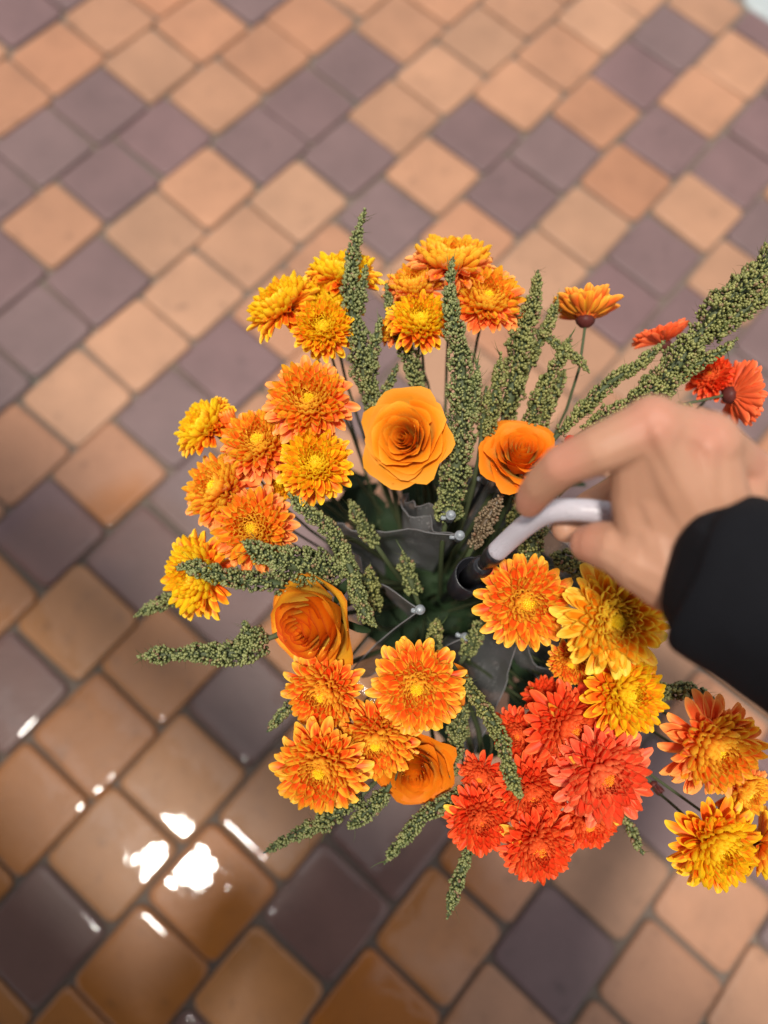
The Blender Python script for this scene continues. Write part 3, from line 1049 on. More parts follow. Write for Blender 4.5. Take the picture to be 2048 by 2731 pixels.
def spike(points, label, mat=None, d=None, leaf=14, bud=.00128, sides=(), stem_to=True, loose=.0):
    """points: (px, py, depth, half width px) from the tip inwards"""
    seed = len(SPRIG) + 1
    rg = random.Random(seed * 31)
    nr = np.random.default_rng(seed)
    mat = mat or M_BUD
    e = None
    root = pt(*points[-1][:2], dz(points[-1][2]))
    M = Matrix.Translation(root)
    e = thing('amaranth_spike', label, 'foliage', M, 'green amaranth spikes of the bunch')
    SPRIG.append(e)
    allV, allF, allT, allR = [], [], [], []
    off = 0
    lv, lf, lo = [], [], 0
    for path in (points, *sides):
        A = np.array([(*pt(x, y, dz(dd)), hw * dz(dd) / FPX) for x, y, dd, hw in path])
        ln = np.linalg.norm(np.diff(A[:, :3], axis=0), axis=1).sum()
        n = max(12, int(ln / .0018))
        A = smooth_path(A, n)
        P, hw = A[:, :3], np.maximum(A[:, 3], .0012)
        s = np.linspace(0, ln, n)
        # knobbly outline: small side clusters of buds
        lump = np.array([mnoise.noise(Vector((q / .009, seed * 3.3, 0))) for q in s])
        hw = hw * (1 + .45 * lump)
        taper = np.minimum(1, s / .010) ** .6
        hw = hw * (.25 + .75 * taper) * .84
        Tn, Nn, Bn = frames(P)
        cnt = int(1.25 * (2 * np.pi * hw.mean() * ln) / (bud * 1.8) ** 2)
        prob = hw / hw.sum()
        idx = nr.choice(n, cnt, p=prob)
        ang = nr.random(cnt) * 2 * np.pi
        # clusters: pull buds towards knot centres
        k = np.round(ang / (2 * np.pi) * 5 + idx * .37) / 5 * 2 * np.pi
        ang = ang * .75 + .25 * (k - idx * .37 / 5 * 2 * np.pi)
        lumpa = np.array([mnoise.noise(Vector((s[i] / .006, math.cos(a) * 1.5 + seed, math.sin(a) * 1.5))) for i, a in zip(idx, ang)])
        rad = hw[idx] * (.84 + .42 * lumpa + .14 * nr.random(cnt)) - bud * .5
        rad = np.maximum(rad, .0004)
        out = Nn[idx] * np.cos(ang)[:, None] + Bn[idx] * np.sin(ang)[:, None]
        Pb = P[idx] + out * rad[:, None] + Tn[idx] * (nr.random(cnt) - .5)[:, None] * .002
        Db = out + -Tn[idx] * .55 + nr.normal(0, .25, (cnt, 3))
        Sz = bud * nr.uniform(.62, 1.28, cnt)
        keep = (lumpa > -.34) | (nr.random(cnt) < .35)
        Pb, Db, Sz, lumpa = Pb[keep], Db[keep], Sz[keep], lumpa[keep]; cnt = len(Pb)
        V, F, tp, rn = scatter_buds(Pb, Db, Sz, nr.random(cnt) * .75 + .25 * (lumpa > .1), 1.15)
        allV.append(V); allF.append(F + off); allT.append(tp); allR.append(rn); off += len(V)
        world_part('stem', tube_mesh('stem', P[::3], np.maximum(hw[::3] * .45, .0007), 7), M_STEM if mat is not M_BUD3 else M_BUD3, e, M)
        if leaf:
            V, F = bent_leaflet(int(1.5 * leaf * ln / .06) + 2, P, -Tn, Nn, Bn, hw, rg, .0075)
            lv.append(V); lf.append(F + lo); lo += len(V)
    me = mesh_np('seed_heads', np.concatenate(allV), np.concatenate(allF), attrs={'tip': np.concatenate(allT), 'rnd': np.concatenate(allR)})
    world_part('seed_heads', me, mat, e, M, 'stuff')
    if lv:
        world_part('bracts', mesh_np('bracts', np.concatenate(lv), np.concatenate(lf)), M_LEAFLET, e, M, 'stuff')
    if stem_to:
        last = pt(*points[-1][:2], dz(points[-1][2])); prev_ = pt(*points[-2][:2], dz(points[-2][2]))
        stem_part(e, M, last, (prev_ - last), .0022, .0026, .15)
    return e


spike([(974, 556, .66, 8), (950, 640, .665, 18), (938, 720, .67, 24), (935, 800, .67, 27), (955, 900, .68, 32), (975, 1000, .69, 38), (1000, 1090, .71, 36)],
      'tallest amaranth spike with a curved tip and short side shoots', sides=[[(977, 706, .66, 8), (968, 760, .665, 16), (958, 830, .67, 18)], [(1015, 846, .67, 8), (1005, 900, .675, 18), (985, 975, .685, 20)]])
spike([(1208, 686, .60, 9), (1200, 760, .605, 18), (1203, 830, .61, 24), (1222, 930, .62, 34), (1232, 1050, .63, 46), (1226, 1180, .64, 50), (1208, 1290, .66, 48), (1190, 1380, .70, 34)],
      'long straight amaranth spike standing between the two upper roses', leaf=40, sides=[[(1273, 960, .615, 8), (1270, 1030, .62, 18), (1258, 1120, .635, 20)]])
spike([(1030, 762, .70, 8), (1042, 820, .70, 17), (1070, 900, .71, 22), (1102, 980, .72, 28), (1112, 1050, .73, 26)], 'dim short amaranth spike behind the yellow centred chrysanthemum')
spike([(1060, 970, .69, 6), (1045, 1010, .69, 13), (1018, 1060, .70, 15)], 'smallest amaranth shoot above the open golden rose', leaf=8)
spike([(1435, 720, .68, 7), (1427, 790, .685, 22), (1405, 860, .69, 32), (1388, 930, .69, 42), (1372, 1010, .70, 40), (1345, 1110, .71, 36)],
      'stout pointed amaranth spike in the middle of the short ones', M_BUD2)
spike([(1487, 798, .69, 8), (1468, 850, .69, 16), (1445, 900, .70, 18), (1415, 970, .71, 18)], 'slim amaranth shoot leaning against the stout pointed spike', M_BUD2)
spike([(1572, 995, .67, 7), (1545, 962, .67, 16), (1500, 930, .67, 17), (1462, 900, .68, 14), (1430, 880, .69, 10)], 'amaranth shoot bent over sideways with a drooping tip', M_BUD2, stem_to=False)
spike([(1523, 894, .665, 8), (1500, 945, .67, 20), (1468, 1000, .68, 24), (1440, 1060, .69, 26), (1410, 1130, .70, 26)], 'amaranth spike rising through the bent sideways shoot', M_BUD2, leaf=24)
spike([(1335, 938, .67, 9), (1328, 1010, .675, 20), (1315, 1080, .68, 24), (1300, 1160, .69, 24)], 'short blunt amaranth spike next to the long straight one', M_BUD2)
spike([(1297, 1030, .665, 9), (1290, 1090, .67, 19), (1285, 1160, .68, 20)], 'lowest blunt amaranth spike squeezed against the long straight one', M_BUD2)
spike([(1505, 985, .70, 9), (1488, 1030, .70, 19), (1465, 1080, .70, 22), (1445, 1130, .71, 20)], 'dim amaranth spike above the tiny dark red bud', M_BUD2)
spike([(2110, 615, .58, 26), (2040, 705, .585, 42), (1985, 765, .59, 50), (1925, 815, .60, 52), (1880, 880, .605, 44), (1830, 935, .61, 50), (1775, 1010, .62, 52), (1715, 1062, .63, 46), (1640, 1105, .645, 38), (1560, 1150, .66, 26)],
      'longest and thickest amaranth spike running out past the knuckles', M_BUD2, leaf=50, sides=[[(2130, 700, .585, 20), (2050, 780, .59, 28), (1975, 835, .595, 32), (1905, 890, .60, 26)]])
spike([(1965, 905, .60, 8), (1925, 935, .60, 17), (1870, 965, .605, 22), (1810, 1010, .615, 20)], 'side spike lying along the longest amaranth, red petals showing between', M_BUD2)
spike([(1774, 908, .64, 6), (1735, 945, .64, 16), (1695, 978, .645, 21), (1640, 1010, .65, 22), (1590, 1055, .655, 24), (1545, 1100, .66, 23), (1495, 1150, .67, 18)],
      'thin wavy amaranth spike parallel to the longest one', M_BUD2)
spike([(1845, 1078, .64, 9), (1815, 1088, .64, 19), (1770, 1105, .645, 22)], 'amaranth stub poking out between the two knuckles', M_BUD2, leaf=10)
# left side
spike([(772, 1318, .60, 9), (800, 1345, .60, 21), (845, 1385, .605, 25), (885, 1420, .615, 30), (915, 1475, .63, 30), (930, 1530, .65, 28)], 'amaranth spike slanting from the vivid yellow chrysanthemum into the dark middle', leaf=8)
spike([(1000, 1668, .60, 10), (975, 1640, .60, 24), (955, 1590, .605, 27), (940, 1530, .615, 26), (915, 1480, .63, 22)], 'amaranth spike ending on the yellow side of the dark orange rose', leaf=8)
spike([(650, 1445, .585, 14), (690, 1470, .59, 34), (740, 1490, .595, 46), (790, 1505, .60, 56), (850, 1515, .61, 54), (905, 1530, .63, 40)], 'thickest bushy amaranth spike lying on the broad orange chrysanthemum', leaf=60)
spike([(468, 1512, .62, 9), (510, 1512, .62, 23), (555, 1525, .62, 30), (605, 1540, .62, 32), (670, 1548, .625, 30), (760, 1560, .64, 34)], 'pointed amaranth spike crossing the outward facing chrysanthemum', leaf=26)
spike([(360, 1642, .76, 9), (405, 1620, .76, 20), (450, 1600, .76, 24), (520, 1570, .75, 20)], 'dull amaranth spike sticking out from under the crossed chrysanthemum', leaf=0)
spike([(370, 1752, .63, 10), (420, 1748, .63, 21), (470, 1745, .63, 24), (530, 1742, .63, 36), (590, 1745, .63, 38), (650, 1735, .63, 44), (700, 1710, .635, 46)], 'lumpy amaranth spike reaching out over the paving beside the dark orange rose', leaf=36,
      sides=[[(650, 1655, .63, 12), (662, 1690, .63, 32), (685, 1725, .635, 36)]])
spike([(712, 1952, .63, 8), (740, 1920, .63, 20), (775, 1880, .63, 24)], 'stubby amaranth tip poking out below the yellow tipped orange chrysanthemum', leaf=5)
spike([(703, 2275, .62, 7), (755, 2245, .62, 19), (810, 2215, .62, 21), (850, 2200, .62, 29), (895, 2172, .62, 26), (960, 2125, .63, 26)], 'long drooping amaranth spike below the end chrysanthemum of its cluster', leaf=8)
spike([(927, 2208, .61, 13), (960, 2182, .61, 25), (1000, 2145, .615, 28), (1030, 2110, .62, 26)], 'short thick amaranth spike between the long drooping one and the ochre rose', leaf=6)
spike([(1026, 2302, .61, 7), (1055, 2262, .61, 19), (1085, 2228, .61, 25), (1125, 2180, .615, 27), (1185, 2140, .62, 26), (1240, 2110, .63, 20)], 'amaranth spike slanting down from under the ochre orange rose', leaf=8)
spike([(1194, 2448, .62, 8), (1208, 2395, .62, 20), (1222, 2345, .62, 24), (1240, 2295, .62, 20), (1258, 2245, .62, 14)], 'straight hanging amaranth spike under the red cluster', leaf=6)
spike([(1390, 2130, .555, 10), (1372, 2095, .555, 21), (1356, 2050, .56, 24), (1342, 1985, .565, 26), (1312, 1925, .575, 27), (1272, 1865, .59, 24), (1235, 1815, .61, 18)], 'drooping middle amaranth spike hanging in front of the red cluster', M_BUD2, leaf=20)
spike([(1715, 2280, .63, 11), (1698, 2245, .63, 15), (1685, 2215, .63, 17), (1665, 2180, .635, 16)], 'short knobbly amaranth tip hanging below the largest coral pink chrysanthemum', leaf=4, bud=.0016)
spike([(1900, 1860, .62, 10), (1850, 1842, .62, 22), (1800, 1842, .625, 30), (1745, 1850, .63, 30), (1700, 1880, .64, 22)], 'amaranth spike pointing towards the outlying group of chrysanthemums', leaf=10)
# in the shade of the middle
spike([(1340, 1318, .66, 12), (1312, 1362, .67, 27), (1285, 1410, .68, 26), (1262, 1455, .70, 18)], 'withered brown amaranth spike beside the umbrella handle', M_BUD3, leaf=4)
spike([(985, 1510, .70, 14), (985, 1560, .71, 34), (990, 1620, .73, 34)], 'shaded amaranth spike behind the dark orange rose', M_BUD2, leaf=6)
spike([(1165, 1650, .69, 10), (1160, 1690, .70, 28), (1150, 1750, .71, 34), (1140, 1800, .73, 26)], 'shaded amaranth spike above the chrysanthemum with the large yellow eye', M_BUD2, leaf=16)
spike([(1245, 1880, .66, 12), (1225, 1940, .67, 28), (1210, 2000, .67, 30), (1195, 2060, .68, 28)], 'dark amaranth spike beside the hidden orange rose', leaf=10)
spike([(1470, 1480, .66, 16), (1520, 1500, .665, 40), (1590, 1520, .67, 42), (1650, 1560, .68, 30)], 'shaded amaranth spike below the thumb', M_BUD2, leaf=12)
spike([(1420, 1340, .66, 10), (1430, 1400, .665, 30), (1415, 1460, .67, 34), (1390, 1510, .69, 26)], 'shaded amaranth spike under the white handle', M_BUD2, leaf=12)

# ------------------------------------------------------------------ leaves in the middle
def leaf_geo(L0, W0, seed):
    rg = random.Random(seed)
    nu, nv = 10, 5
    V = []
    bend = rg.uniform(-.5, .9)
    for i in range(nu):
        u = i / (nu - 1)
        w = W0 * math.sin(math.pi * min(1, u ** .75 * .97 + .03)) * (1 + .10 * math.sin(u * 22))
        for j in range(nv):
            v = j / (nv - 1) * 2 - 1
            V.append((u * L0, v * w, abs(v) * w * .35 - bend * L0 * u * u * .4 + .05 * w * math.sin(u * 9 + v * 2)))
    return np.array(V), np.array(grid_faces(nu, nv))


def leafy_stem(px, py, d, leaves, label, seed):
    rg = random.Random(seed)
    top = pt(px, py, d)
    M = Matrix.Translation(top)
    e = thing('leafy_stem', label, 'foliage', M, 'leafy stems deep in the bunch')
    axis = (top - BASE).normalized()
    for q in range(leaves):
        V, F = leaf_geo(rg.uniform(.045, .065), rg.uniform(.012, .018), seed * 10 + q)
        az = q * 2.4 + rg.random()
        nrm = (axis * rg.uniform(.5, 1.0) + cvec(rg.uniform(-.4, .4), rg.uniform(-.4, .4), .5)).normalized()
        Mw = frame_from_normal(nrm, az, top - axis * (.012 * q))
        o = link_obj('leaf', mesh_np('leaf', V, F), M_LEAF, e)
        o.matrix_basis = M.inverted() @ Mw
    stem_part(e, M, top, axis, .0018, .0024)


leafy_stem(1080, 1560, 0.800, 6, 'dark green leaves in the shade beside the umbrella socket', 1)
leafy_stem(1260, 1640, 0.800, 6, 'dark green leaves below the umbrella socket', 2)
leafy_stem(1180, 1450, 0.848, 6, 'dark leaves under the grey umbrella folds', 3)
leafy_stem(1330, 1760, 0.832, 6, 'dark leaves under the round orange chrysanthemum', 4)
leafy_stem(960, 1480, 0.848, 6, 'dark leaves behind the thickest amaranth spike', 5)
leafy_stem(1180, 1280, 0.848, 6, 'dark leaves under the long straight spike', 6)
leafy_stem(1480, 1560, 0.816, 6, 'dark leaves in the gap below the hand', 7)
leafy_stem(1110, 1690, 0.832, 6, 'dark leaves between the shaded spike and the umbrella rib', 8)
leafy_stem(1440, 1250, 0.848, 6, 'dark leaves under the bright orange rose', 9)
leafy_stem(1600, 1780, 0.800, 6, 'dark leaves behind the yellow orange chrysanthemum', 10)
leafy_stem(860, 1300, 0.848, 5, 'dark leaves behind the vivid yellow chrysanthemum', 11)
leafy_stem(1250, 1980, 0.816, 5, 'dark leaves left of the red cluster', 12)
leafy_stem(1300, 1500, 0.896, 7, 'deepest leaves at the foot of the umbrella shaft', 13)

leafy_stem(1010, 1390, .80, 6, 'dark leaves below the open golden rose', 14)
leafy_stem(1390, 1560, .80, 6, 'dark leaves behind the round orange chrysanthemum', 15)
leafy_stem(1120, 1330, .82, 6, 'dark leaves beside the foot of the long straight spike', 16)
leafy_stem(1340, 1380, .80, 6, 'dark leaves beneath the withered brown spike', 17)
leafy_stem(1050, 1730, .76, 5, 'dark leaves between the dark orange rose and the large eyed chrysanthemum', 18)
leafy_stem(1440, 1830, .75, 5, 'dark leaves behind the ragged coral chrysanthemum', 19)
spike([(1075, 1470, .74, 10), (1085, 1520, .75, 26), (1105, 1580, .77, 26)], 'dim amaranth spike in the dark left of the umbrella socket', leaf=14)
spike([(1300, 1640, .73, 10), (1270, 1690, .74, 26), (1240, 1750, .76, 26)], 'dim amaranth spike in the dark below the umbrella socket', leaf=14)
spike([(930, 1330, .72, 10), (960, 1390, .73, 24), (1000, 1450, .75, 24)], 'dim amaranth spike at the left end of the grey umbrella folds', leaf=14)
spike([(1395, 1290, .72, 10), (1385, 1350, .73, 26), (1360, 1420, .75, 26)], 'dim amaranth spike under the bright orange rose', M_BUD2, leaf=14)

# ------------------------------------------------------------------ the umbrella stuck upside down in the bunch
m, nt, N, L, p = new_mat('smoky_vinyl')
tc = N.new('ShaderNodeTexCoord')
vor = N.new('ShaderNodeTexVoronoi'); vor.inputs['Scale'].default_value = 300
L.new(tc.outputs['Object'], vor.inputs['Vector'])
spot = ramp(N, L, vor.outputs['Distance'], .30, .16)
nz = noise_tex(N, L, 35, 3, tc.outputs['Object'])
spot = math_node(N, L, 'MULTIPLY', spot, ramp(N, L, nz.outputs[0], .42, .62))
c = mix_col(N, L, spot, (.24, .24, .245), (.80, .80, .80))
L.new(c, p.inputs['Base Color'])
p.inputs['Roughness'].default_value = .32
L.new(math_node(N, L, 'MULTIPLY_ADD', spot, .2, .74), p.inputs['Alpha'])
bp = N.new('ShaderNodeBump'); bp.inputs['Strength'].default_value = .6; bp.inputs['Distance'].default_value = .002
L.new(math_node(N, L, 'ADD', nz.outputs[0], spot), bp.inputs['Height']); L.new(bp.outputs[0], p.inputs['Normal'])
M_VINYL = m
M_HEM = simple_mat('vinyl_hem', (.17, .17, .175), .45)
M_BLACK = simple_mat('black_plastic', (.010, .010, .013), .32)
M_CLEAR = simple_mat('clear_tip', (.50, .55, .60), .35, Transmission_Weight=.55, IOR=1.45)
m, nt, N, L, p = new_mat('milky_plastic')
tc = N.new('ShaderNodeTexCoord')
vor = N.new('ShaderNodeTexVoronoi'); vor.inputs['Scale'].default_value = 650
L.new(tc.outputs['Object'], vor.inputs['Vector'])
p.inputs['Base Color'].default_value = (.50, .465, .51, 1)
p.inputs['Roughness'].default_value = .42
p.inputs['Subsurface Weight'].default_value = .5
p.inputs['Subsurface Radius'].default_value = (.006, .005, .005)
bp = N.new('ShaderNodeBump'); bp.inputs['Strength'].default_value = .7; bp.inputs['Distance'].default_value = .0008
L.new(ramp(N, L, vor.outputs['Distance'], .35, .1), bp.inputs['Height']); L.new(bp.outputs[0], p.inputs['Normal'])
M_MILK = m

TIPS = [(1300, 1268, .64), (1202, 1374, .62), (1226, 1428, .615), (1120, 1626, .62), (1240, 1700, .66), (1390, 1680, .65), (1480, 1560, .66), (1450, 1400, .66)]
FOLDS = [(1190, 1210, .70), (1070, 1325, .69), (880, 1400, .70), (930, 1800, .69), (1255, 2030, .71), (1520, 1850, .72), (1660, 1580, .72), (1480, 1290, .70)]
foot = BASE + Vector((0, 0, -.02))
MU = Matrix.Translation(foot)
umb = thing('umbrella', 'smoky clear folded umbrella upside down among the flowers, white crook handle', 'umbrella', MU)
hb = pt(1318, 1478, .500)
# handle and shaft
hp = [(1326, 1470, 0.548), (1362, 1436, 0.533), (1402, 1402, 0.515), (1445, 1374, 0.4995), (1490, 1361, 0.4883), (1560, 1361, 0.4815), (1640, 1372, 0.479), (1740, 1396, 0.481), (1830, 1440, 0.493), (1870, 1500, 0.51)]
handle = world_part('handle', tube_mesh('handle', [pt(*q) for q in hp], [.0073] * len(hp), 20, 60), M_MILK, umb, MU)
sa, sb = pt(1322, 1474, .550), pt(1262, 1532, .615)
world_part('ferrule', tube_mesh('ferrule', [sa, sa.lerp(sb, .12), sa.lerp(sb, .3)], [.0076, .0076, .0066], 20), M_BLACK, umb, MU)
world_part('shaft', tube_mesh('shaft', [sa.lerp(sb, .2), sb, foot], [.0050, .0050, .0042], 14), M_BLACK, umb, MU)


def cup_mesh(a, b, r0, r1, th, k=28):
    """open cup around the axis a->b, rim at a"""
    Tn, Nn, Bn = frames(np.array([tuple(a), tuple(a.lerp(b, .5)), tuple(b)]))
    ax = np.linspace(0, 2 * np.pi, k, endpoint=False)
    ring = []
    for t, r in ((1, r1), (0, r0), (0, r0 - th), (.85, r1 - th), (.85, .002)):
        c = np.array(tuple(a.lerp(b, t)))
        ring.append(c + r * (np.cos(ax)[:, None] * Nn[0] + np.sin(ax)[:, None] * Bn[0]))
    V = np.vstack(ring)
    F = [(q * k + i, q * k + (i + 1) % k, (q + 1) * k + (i + 1) % k, (q + 1) * k + i) for q in range(4) for i in range(k)]
    return mesh_np('socket', V, np.array(F))


world_part('socket', cup_mesh(sb, sb + (sb - sa).normalized() * .05, .0150, .0115, .0016), M_BLACK, umb, MU)
world_part('runner', tube_mesh('runner', [sa.lerp(sb, .55), sa.lerp(sb, .75), sb.lerp(foot, .06)], [.0085, .0090, .0085], 18), M_BLACK, umb, MU)
tips3 = [pt(*q) for q in TIPS]
folds3 = [pt(*q) for q in FOLDS]
for i, tp in enumerate(tips3):
    mid = foot.lerp(tp, .5) + (foot.lerp(tp, .5) - (sb.lerp(foot, .5))).normalized() * .012
    rib = world_part('rib', tube_mesh('rib', [foot, mid, tp], [.0019, .0019, .0019], 8, 14), M_BLACK, umb, MU)
    up = (tp - mid).normalized()
    capm = tube_mesh('rib_tip', [tp - up * .012, tp - up * .0022, tp - up * .0015, tp + up * .001, tp + up * .0013, tp + up * .0045], [.0034, .0034, .0041, .0041, .0031, .0030], 14)
    o = link_obj('rib_tip', capm, M_CLEAR, rib)
    side = up.cross(cvec(0, 0, 1)).normalized()
    o2 = link_obj('tab', tube_mesh('tab', [tp - up * .009 - side * .001, tp - up * .010 - side * .006], [.0016, .0022], 8), M_CLEAR, rib)
nv_h, na = 26, 23
for i in range(8):
    a, b, fpt = tips3[i], tips3[(i + 1) % 8], folds3[i]
    pr = random.Random(i + 5)
    V = []
    for h in range(nv_h):
        s = h / (nv_h - 1)
        ma = foot.lerp(a, s) + (foot.lerp(a, .5) - sb.lerp(foot, .5)).normalized() * .012 * 4 * s * (1 - s)
        mb = foot.lerp(b, s) + (foot.lerp(b, .5) - sb.lerp(foot, .5)).normalized() * .012 * 4 * s * (1 - s)
        ff = foot.lerp(fpt, s ** .9)
        for q in range(na):
            t = q / (na - 1)
            if t < .5:
                w = t * 2; base_, tgt = ma, ff
            else:
                w = (1 - t) * 2; base_, tgt = mb, ff
            sag = -.010 * math.sin(math.pi * w) * s
            wob = mnoise.noise(Vector((t * 9 + i * 7, s * 7, 1.3))) * .011 * s * min(1, w * 2)
            pnt = base_.lerp(tgt, w ** .92) + Vector((0, 0, sag)) + (a - b).normalized() * ((.006 * (1 if t < .5 else -1) * math.sin(math.pi * w)) * s) + cvec(wob, wob, 0)
            V.append(tuple(pnt))
    pan = world_part('canopy_panel', mesh_np('canopy_panel', np.array(V), np.array(grid_faces(nv_h, na))), M_VINYL, umb, MU)
    hem = [Vector(q) for q in V[-na:]]
    link_obj('hem', tube_mesh('hem', hem, [.0006] * na, 6, 30), M_HEM, pan)

# ------------------------------------------------------------------ the person
def capsule_chain(bm, pts, k=12):
    """tapered capsule chain of (Vector, radius) into bm (overlapping solids, remeshed later)"""
    for (a, ra), (b, rb) in zip(pts[:-1], pts[1:]):
        d_ = (b - a)
        ln = d_.length
        if ln < 1e-6:
            continue
        q = d_.to_track_quat('Z', 'Y').to_matrix().to_4x4()
        rings = []
        for ang in (-75, -50, -25, 0):
            rings.append((ra * math.sin(R(ang)), ra * math.cos(R(ang))))
        for t in (.33, .66):
            rings.append((ln * t, ra + (rb - ra) * t))
        for ang in (0, 25, 50, 75):
            rings.append((ln + rb * math.sin(R(ang)), rb * math.cos(R(ang))))
        M = Matrix.Translation(a) @ q
        vs = []
        for z, r in rings:
            vs.append([bm.verts.new(M @ Vector((r * math.cos(2 * math.pi * i / k), r * math.sin(2 * math.pi * i / k), z))) for i in range(k)])
        for r0, r1 in zip(vs[:-1], vs[1:]):
            for i in range(k):
                bm.faces.new((r0[i], r0[(i + 1) % k], r1[(i + 1) % k], r1[i]))
        bm.faces.new(list(reversed(vs[0]))); bm.faces.new(vs[-1])


def remeshed(name, bm, voxel, smooth_it, factor=.5):
    me = bpy.data.meshes.new(name + '_raw')
    bm.to_mesh(me); bm.free()
    o = bpy.data.objects.new(name + '_raw', me)
    COL.objects.link(o)
    md = o.modifiers.new('r', 'REMESH'); md.mode = 'VOXEL'; md.voxel_size = voxel; md.use_smooth_shade = True
    ms = o.modifiers.new('s', 'SMOOTH'); ms.iterations = smooth_it; ms.factor = factor
    dg = bpy.context.evaluated_depsgraph_get()
    out = bpy.data.meshes.new_from_object(o.evaluated_get(dg), preserve_all_data_layers=False, depsgraph=dg)
    bpy.data.objects.remove(o); bpy.data.meshes.remove(me)
    out.name = name
    for pl in out.polygons:
        pl.use_smooth = True
    return out


m, nt, N, L, p = new_mat('skin')
tc = N.new('ShaderNodeTexCoord')
n1 = noise_tex(N, L, 28, 4, tc.outputs['Object'])
n2 = noise_tex(N, L, 420, 3, tc.outputs['Object'])
c = mix_col(N, L, n1.outputs[0], (.36, .172, .100), (.49, .255, .160))
c = mix_col(N, L, ramp(N, L, n2.outputs[0], .55, .75), c, (.41, .195, .125))


def spot_mask(p3, r0, r1):
    dn = N.new('ShaderNodeVectorMath'); dn.operation = 'DISTANCE'
    g_ = N.new('ShaderNodeNewGeometry')
    L.new(g_.outputs['Position'], dn.inputs[0]); dn.inputs[1].default_value = tuple(p3)
    return ramp(N, L, dn.outputs['Value'], r1, r0)


# flushed knuckles and fingertips, a small scab
for q in ((1738, 1120, .356), (1885, 1160, .362), (1500, 1225, .376), (1412, 1340, .412), (1570, 1450, .408), (1985, 1240, .388)):
    c = mix_col(N, L, math_node(N, L, 'MULTIPLY', spot_mask(pt(q[0], q[1], q[2] * 1.12), .004, .022), .5), c, (.49, .185, .125))
c = mix_col(N, L, math_node(N, L, 'MULTIPLY', spot_mask(pt(1744, 1201, .3535 * 1.12), .0008, .0044), .85), c, (.30, .085, .085))
L.new(c, p.inputs['Base Color'])
p.inputs['Roughness'].default_value = .58
p.inputs['Subsurface Weight'].default_value = .18
p.inputs['Subsurface Radius'].default_value = (.009, .0035, .002)
p.inputs['Subsurface Scale'].default_value = .7
bp = N.new('ShaderNodeBump'); bp.inputs['Strength'].default_value = .25; bp.inputs['Distance'].default_value = .0006
L.new(n2.outputs[0], bp.inputs['Height']); L.new(bp.outputs[0], p.inputs['Normal'])
M_SKIN = m
M_NAIL = simple_mat('nail', (.52, .30, .24), .3)
m, nt, N, L, p = new_mat('black_cloth')
tc = N.new('ShaderNodeTexCoord')
n1 = noise_tex(N, L, 900, 2, tc.outputs['Object'])
L.new(mix_col(N, L, n1.outputs[0], (.002, .002, .003), (.008, .008, .011)), p.inputs['Base Color'])
p.inputs['Roughness'].default_value = .85
p.inputs['Specular IOR Level'].default_value = .15
bp = N.new('ShaderNodeBump'); bp.inputs['Strength'].default_value = .4; bp.inputs['Distance'].default_value = .001
L.new(n1.outputs[0], bp.inputs['Height']); L.new(bp.outputs[0], p.inputs['Normal'])
M_CLOTH = m
M_HAIR = simple_mat('dark_hair', (.015, .010, .008), .5)
M_SHOE = simple_mat('black_shoe', (.012, .012, .013), .4)


HS = 1.12


def j(x, y, d, r):
    return (pt(x, y, d * HS), r * HS)


hips = Vector((.05, -.66, .92)); chest = Vector((.06, -.52, 1.26)); neck = Vector((.06, -.44, 1.45)); headc = Vector((.05, -.40, 1.59))
shR = Vector((.25, -.48, 1.38)); shL = Vector((-.13, -.50, 1.38))
elbow = CAM + RIGHT * .40 + UP * -.16 + FWD * .265
wristp = pt(1880, 1500, .392 * HS)
person = thing('person', 'person in a black long sleeved top holding the white umbrella handle', 'person', Matrix.Translation(Vector((.05, -.72, 0))))
MP = Matrix.Translation(Vector((.05, -.72, 0)))
bm = bmesh.new()
W1, W2 = j(1905, 1470, .390, .0225), j(1870, 1555, .393, .0215)
fore = elbow.lerp(wristp, .55)
capsule_chain(bm, [(elbow, .040), (fore, .034), W1]); capsule_chain(bm, [(fore, .034), W2])
mcp_i, mcp_m, mcp_r, mcp_p = j(1738, 1138, .368, .0148), j(1885, 1178, .374, .0148), j(1985, 1258, .398, .0140), j(2030, 1350, .425, .0125)
capsule_chain(bm, [W1, mcp_i]); capsule_chain(bm, [W1, mcp_m]); capsule_chain(bm, [W1, mcp_r]); capsule_chain(bm, [W1, mcp_p])
capsule_chain(bm, [W2, j(1745, 1300, .385, .0165), mcp_i]); capsule_chain(bm, [W2, mcp_m]); capsule_chain(bm, [W1, j(1820, 1320, .388, .018), mcp_i])
capsule_chain(bm, [j(1860, 1300, .392, .018), j(1930, 1330, .405, .018)]); capsule_chain(bm, [mcp_i, mcp_m, mcp_r, mcp_p])
for kx, ky, kd, kr in ((1742, 1134, .3675, .0150), (1886, 1174, .3735, .0151), (1985, 1254, .3975, .0141)):
    capsule_chain(bm, [j(kx, ky, kd, kr), j(kx + 12, ky + 10, kd, kr)])
for kx, ky, kd in ((1752, 1150, .3565), (1888, 1190, .362), (1975, 1270, .387)):
    capsule_chain(bm, [j(kx, ky, kd, .0050), j(kx * .6 + 1900 * .4, ky * .6 + 1480 * .4, kd * .6 + .374 * .4, .0044), j(1905, 1460, .3735, .0036)])
# index finger over the handle
capsule_chain(bm, [mcp_i, j(1605, 1196, .374, .0128), j(1505, 1240, .386, .0112), j(1450, 1288, .402, .0102), j(1420, 1326, .416, .0092), j(1412, 1342, .421, .0082)])
# web between index finger and thumb
capsule_chain(bm, [j(1700, 1215, .378, .0135), j(1690, 1330, .388, .0120), j(1720, 1420, .394, .0150), W2])
